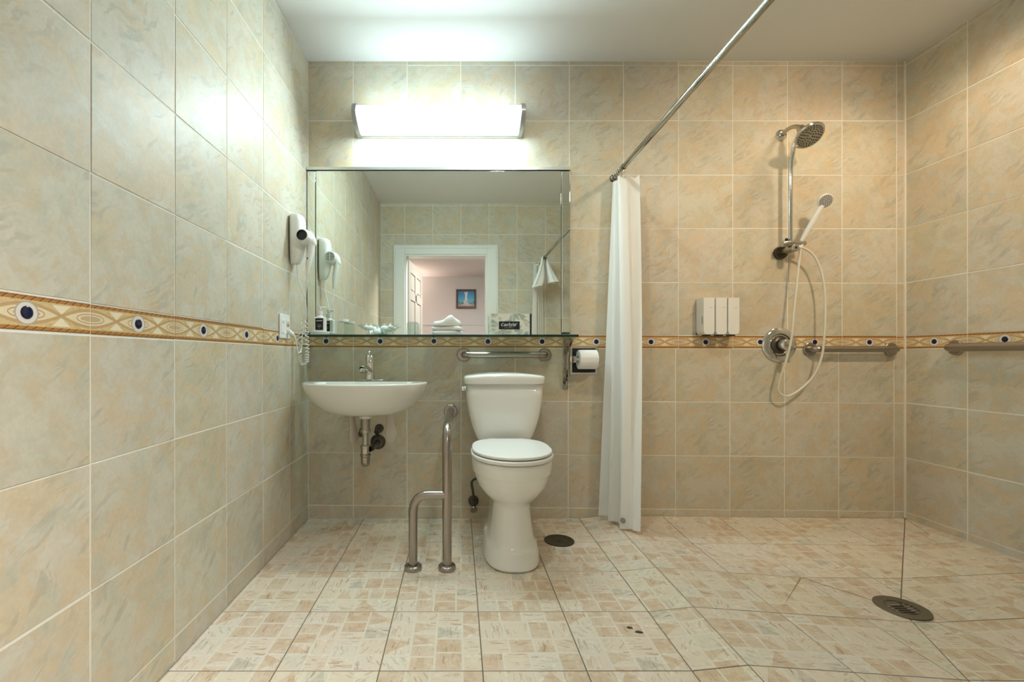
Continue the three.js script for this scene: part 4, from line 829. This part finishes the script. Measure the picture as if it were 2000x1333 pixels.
  // hose
  const hp = [[0.05, 1.522, 0.09], [0.044, 1.46, 0.088], [0.03, 1.3, 0.085], [0.012, 1.15, 0.088], [-0.006, 1.0, 0.092], [-0.03, 0.88, 0.085], [-0.052, 0.78, 0.07], [-0.05, 0.715, 0.06], [-0.01, 0.69, 0.06], [0.06, 0.724, 0.062], [0.13, 0.8, 0.07], [0.168, 0.9, 0.078], [0.18, 1.02, 0.083], [0.184, 1.16, 0.085], [0.176, 1.3, 0.085], [0.15, 1.4, 0.086], [0.112, 1.462, 0.088], [0.066, 1.492, 0.09], [0.03, 1.5, 0.092]];
  const hose = thing('shower_hose', 'ivory plastic hose looping down the shower wall from hand shower', 'hose', [2.645, 0, 0]);
  obj('tube', tube(hp, 0.0058, { smooth: true, seg: 260, radial: 12 }), M.hose, hose);
  obj('coupling', [along(turned([[0, -0.02], [0.0085, -0.02], [0.0095, 0.006], [0, 0.006]], 20), [0, 1, 0], [0.05, 1.522, 0.09]), along(turned([[0, -0.014], [0.0085, -0.014], [0.0095, 0.01], [0, 0.01]], 20), [-1, 0.2, 0], [0.032, 1.5, 0.092])], M.white, hose);
}
{
  const v = thing('mixing_valve', 'round chrome shower mixing valve with a lever pointing down', 'valve', [2.637, 0.973, 0]);
  obj('escutcheon', along(turned([[0.05, 0.0005], [0.095, 0.0005], [0.096, 0.005], [0.09, 0.011], [0.074, 0.015], [0.062, 0.0145], [0.058, 0.009], [0.03, 0.008], [0, 0.008]].slice(), 56), [0, 0, 1], [0, 0, 0]), M.chrome, v);
  obj('sleeve', along(turned([[0.05, 0.0085], [0.05, 0.012], [0.044, 0.02], [0.034, 0.024], [0.03, 0.05], [0, 0.05]], 40), [0, 0, 1], [0, 0, 0]), M.darkMetal, v);
  obj('hub', along(turned([[0, 0.03], [0.03, 0.03], [0.032, 0.036], [0.03, 0.062], [0.022, 0.07], [0, 0.072]], 36), [0, 0, 1], [0, 0, 0]), M.chrome, v);
  const L = (k, z, y0) => Array.from({ length: 24 }, (_, i) => { const t = -i / 24 * 2 * Math.PI; return v3(0.006 + k * Math.cos(t), y0, z + 0.006 * Math.sin(t)); });
  obj('lever', loft([L(0.012, 0.058, -0.098), L(0.014, 0.058, -0.094), L(0.012, 0.06, -0.06), L(0.009, 0.06, -0.034), L(0.012, 0.058, -0.014)]), M.chrome, v);
}
{ // three soap dispensers
  for (let k = 0; k < 3; k++) {
    const g = thing('soap_dispenser', ['white soap dispenser with a dark sight slot, left one of three beside the curtain', 'white soap dispenser in the middle of the row of three', 'white soap dispenser nearest the mixing valve in the row of three'][k], 'dispenser', [2.2035 + 0.0672 * k, 1.024, 0], 0, 'soap dispensers on the shower wall');
    const sh = new THREE.Shape(), w = 0.0276, h = 0.2; sh.moveTo(-w + 0.014, 0.006); sh.quadraticCurveTo(-w, 0.006, -w, 0.03); sh.lineTo(-w, h); sh.lineTo(w, h); sh.lineTo(w, 0.03); sh.quadraticCurveTo(w, 0.006, w - 0.014, 0.006); sh.closePath();
    obj('cover', new THREE.ExtrudeGeometry(sh, { depth: 0.071, bevelEnabled: true, bevelSize: 0.003, bevelThickness: 0.004, bevelSegments: 3, curveSegments: 8 }).translate(0, 0, 0.005), M.white, g);
    obj('wall_plate', rbox(-0.03, 0.03, 0.004, 0.196, 0.0003, 0.0025, 0.001), M.black, g);
    obj('push_button', rbox(-0.016, 0.016, -0.004, 0.012, 0.03, 0.068, 0.004), M.black, g);
    obj('badge', rbox(0.002, 0.018, 0.148, 0.152, 0.0795, 0.0806, 0.0004), M.ivory, g);
    if (!k) obj('sight_slot', rbox(-0.0318, -0.03, 0.062, 0.104, 0.062, 0.07, 0.0008), M.grey, g);
  }
}
/* ---------- drains, loose chips ---------- */
{
  const d = thing('floor_cleanout', 'dark round metal cleanout cover in floor right of the toilet', 'drain cover', [1.338, 0.0006, 0.307]);
  obj('cover', turned([[0.073, -0.001], [0.073, 0.0025], [0.069, 0.004], [0.066, 0.0025], [0.02, 0.0028], [0, 0.003]], 48), M.darkMetal, d);
  obj('screw', turned([[0.008, 0.0025], [0.008, 0.0042], [0, 0.005]], 20), M.rubber, d);
  const e = thing('floor_drain', 'dark round shower drain grate in the sloping floor', 'drain', [DR[0] + 0.004, -0.0355, DR[2]]);
  obj('ring', turned([[0.082, -0.006], [0.082, 0.0035], [0.078, 0.005], [0.05, 0.0035], [0.05, -0.004]], 48), M.drainMetal, e);
  obj('basin', turned([[0.051, -0.003], [0.02, -0.0035], [0, -0.0035]].reverse(), 36), M.black, e);
  for (let k = -3; k <= 3; k++) { const w = Math.sqrt(0.05 ** 2 - (k * 0.0135) ** 2); obj('grate_bar', rbox(-w, w, 0.0005, 0.003, k * 0.0135 - 0.0025, k * 0.0135 + 0.0025, 0.001, 1), M.drainMetal, e); }
  const chip = (label, x, z, turn, l) => {
    const c = thing('dark_chip', label, 'debris', [x, 0.0006, z], turn), sh = new THREE.Shape(); sh.moveTo(-l, -0.003); sh.lineTo(-l * 0.2, -0.005); sh.lineTo(l, -0.002); sh.lineTo(l * 0.7, 0.003); sh.lineTo(-l * 0.5, 0.004); sh.closePath();
    obj('flake', new THREE.ExtrudeGeometry(sh, { depth: 0.002, bevelEnabled: true, bevelSize: 0.0006, bevelThickness: 0.0005, bevelSegments: 1 }).rotateX(-Math.PI / 2), M.rubber, c);
  };
  chip('tiny dark chip on the floor tile near the threshold strip, rearmost of two', 1.414, 1.018, -0.3, 0.009);
  chip('tiny dark chip on the floor tile, the larger and nearer of two', 1.436, 1.042, -0.25, 0.012);
}

/* ---------- hair dryer and outlet on the left wall ---------- */
{
  const h = thing('hair_dryer', 'white wall-mounted hair dryer resting in its holder', 'hair dryer', [0, 1.485, 0.262]);
  const ring = (y, x1, hz, zo = 0) => Array.from({ length: 40 }, (_, i) => { const t = -i / 40 * 2 * Math.PI, p = (s, e) => Math.sign(s) * Math.abs(s) ** (2 / e); return v3(0.002 + x1 / 2 + x1 / 2 * p(Math.cos(t), 3), y, zo + hz * p(Math.sin(t), 2.6)); });
  obj('holder', loft([ring(-0.112, 0.03, 0.02), ring(-0.108, 0.042, 0.03), ring(-0.08, 0.055, 0.04), ring(-0.03, 0.066, 0.048), ring(0.04, 0.07, 0.052), ring(0.1, 0.066, 0.05), ring(0.126, 0.06, 0.044), ring(0.132, 0.05, 0.034)]), M.white, h);
  const cyl = (prof, x, y, z) => along(turned(prof, 36), [0, 0, 1], [x, y, z]);
  obj('barrel', [cyl([[0, -0.047], [0.0285, -0.047], [0.0285, -0.056], [0.031, -0.057], [0.035, -0.05], [0.037, -0.02], [0.037, 0.03], [0.033, 0.056], [0.0285, 0.062], [0.0255, 0.062], [0.024, 0.03], [0, 0.03]], 0.078, 0.016, 0.005)], M.white, h);
  obj('nozzle', cyl([[0.0, 0.052], [0.0238, 0.052], [0.0248, 0.064], [0.0225, 0.064], [0.0215, 0.056], [0, 0.055]], 0.078, 0.016, 0.005), M.black, h);
  obj('intake', [cyl([[0.028, -0.059], [0.031, -0.059], [0.031, -0.054], [0.028, -0.054], [0.028, -0.059]], 0.078, 0.016, 0.005), ...[-3, -2, -1, 0, 1, 2, 3].map((k) => { const w = Math.sqrt(0.029 ** 2 - (k * 0.0075) ** 2); return box(0.078 - w, 0.078 + w, 0.016 + k * 0.0075 - 0.0017, 0.016 + k * 0.0075 + 0.0017, -0.0545, -0.0525); }), box(0.0765, 0.0795, -0.012, 0.044, -0.055, -0.0525)], M.white, h);
  obj('intake_mesh', cyl([[0, -0.0496], [0.028, -0.0496], [0.028, -0.049], [0, -0.049]].reverse(), 0.078, 0.016, 0.005), M.black, h);
  const gr = (k, w, d, x, y) => Array.from({ length: 28 }, (_, i) => { const t = -i / 28 * 2 * Math.PI; return v3(x + w * Math.cos(t), y, 0.005 + d * Math.sin(t)); });
  obj('handle', loft([gr(0, 0.004, 0.004, 0.084, -0.165), gr(0, 0.0075, 0.0075, 0.085, -0.15), gr(0, 0.014, 0.015, 0.09, -0.11), gr(0, 0.0165, 0.018, 0.097, -0.07), gr(0, 0.018, 0.02, 0.104, -0.03), gr(0, 0.02, 0.022, 0.106, 0.0), gr(0, 0.02, 0.02, 0.1, 0.03)]), M.white, h);
  obj('fin', loft([gr(0, 0.012, 0.014, 0.108, -0.028), gr(0, 0.02, 0.02, 0.112, -0.01), gr(0, 0.016, 0.018, 0.104, 0.03), gr(0, 0.006, 0.008, 0.096, 0.05)]), M.white, h);
  obj('switch', rbox(0.088, 0.094, -0.092, -0.084, 0.0195, 0.0225, 0.001), M.rubber, h);
  obj('cord', [tube([[0.03, -0.11, 0.0], [0.032, -0.135, 0.0], [0.036, -0.18, -0.005], [0.06, -0.27, -0.02], [0.069, -0.36, -0.03], [0.064, -0.4, -0.035]], 0.0028, { smooth: true, seg: 60, radial: 8 }), tube([[0.084, -0.16, 0.005], [0.08, -0.22, 0.0], [0.064, -0.3, -0.012], [0.046, -0.36, -0.02], [0.04, -0.385, -0.025]], 0.0028, { smooth: true, seg: 60, radial: 8 })], M.whiteSoft, h);
  const coil = [], N = 30 * 14;
  for (let i = 0; i <= N; i++) {
    const u = i / N, a = u * 30 * 2 * Math.PI, s = u < 0.5 ? u * 2 : 2 - u * 2, x = (u < 0.5 ? 0.042 : 0.066) + 0.012 * Math.sin(Math.PI * s) * (u < 0.5 ? -0.6 : 0.6) + (u > 0.42 && u < 0.58 ? 0 : 0), r = 0.0085 * Math.min(1, s * 3 + 0.3);
    const xm = Math.abs(u - 0.5) < 0.08 ? 0.054 + (u - 0.5) / 0.08 * 0.012 : x, y = -0.385 - 0.232 * Math.sin(s * Math.PI / 2);
    coil.push([Math.max(0.012, xm + r * Math.cos(a)), y + 0.3 * r * Math.cos(a), -0.028 + r * Math.sin(a)]);
  }
  obj('coiled_cord', tube(coil, 0.0026, { smooth: true, seg: 1500, radial: 6 }), M.white, h);
  const o = thing('wall_outlet', 'white double wall outlet with a plug on left wall below the hair dryer', 'outlet', [0, 1.053, 0.352]);
  obj('cover_plate', rbox(0.0005, 0.0065, -0.058, 0.058, -0.062, 0.062, 0.003), M.white, o);
  obj('socket', [rbox(0.004, 0.009, -0.034, 0.034, 0.012, 0.046, 0.002), rbox(0.004, 0.009, -0.034, 0.034, -0.046, -0.012, 0.002)], M.whiteSoft, o);
  obj('reset_button', rbox(0.008, 0.0105, 0.0, 0.014, -0.042, -0.016, 0.001), S({ color: lin(0.5, 0.22, 0.16), roughness: 0.5 }), o);
  for (const z of [0.022, 0.035, -0.035, -0.022]) obj('slot', box(0.0085, 0.0095, 0.012, 0.024, z - 0.001, z + 0.001), M.black, o);
  const p = thing('power_plug', 'white plug of the hair dryer cord in the lower outlet socket', 'plug', [0.0095, 1.03, 0.325]);
  obj('body', loft([0, 1, 2, 3].map((k) => Array.from({ length: 24 }, (_, i) => { const t = i / 24 * 2 * Math.PI, w = [0.012, 0.013, 0.009, 0.005][k]; return v3([0, 0.014, 0.024, 0.032][k], -0.006 * k + w * 1.1 * Math.cos(t), w * 0.8 * Math.sin(t)); }))), M.whiteSoft, p);
  obj('cord', tube([[0.03, -0.018, 0], [0.04, -0.05, -0.004], [0.042, -0.1, -0.02], [0.04, -0.09, -0.07], [0.04, -0.02, -0.088], [0.045, 0.04, -0.092]], 0.0028, { smooth: true, seg: 70, radial: 8 }), M.whiteSoft, p);
}

renderer.render(scene, camera);
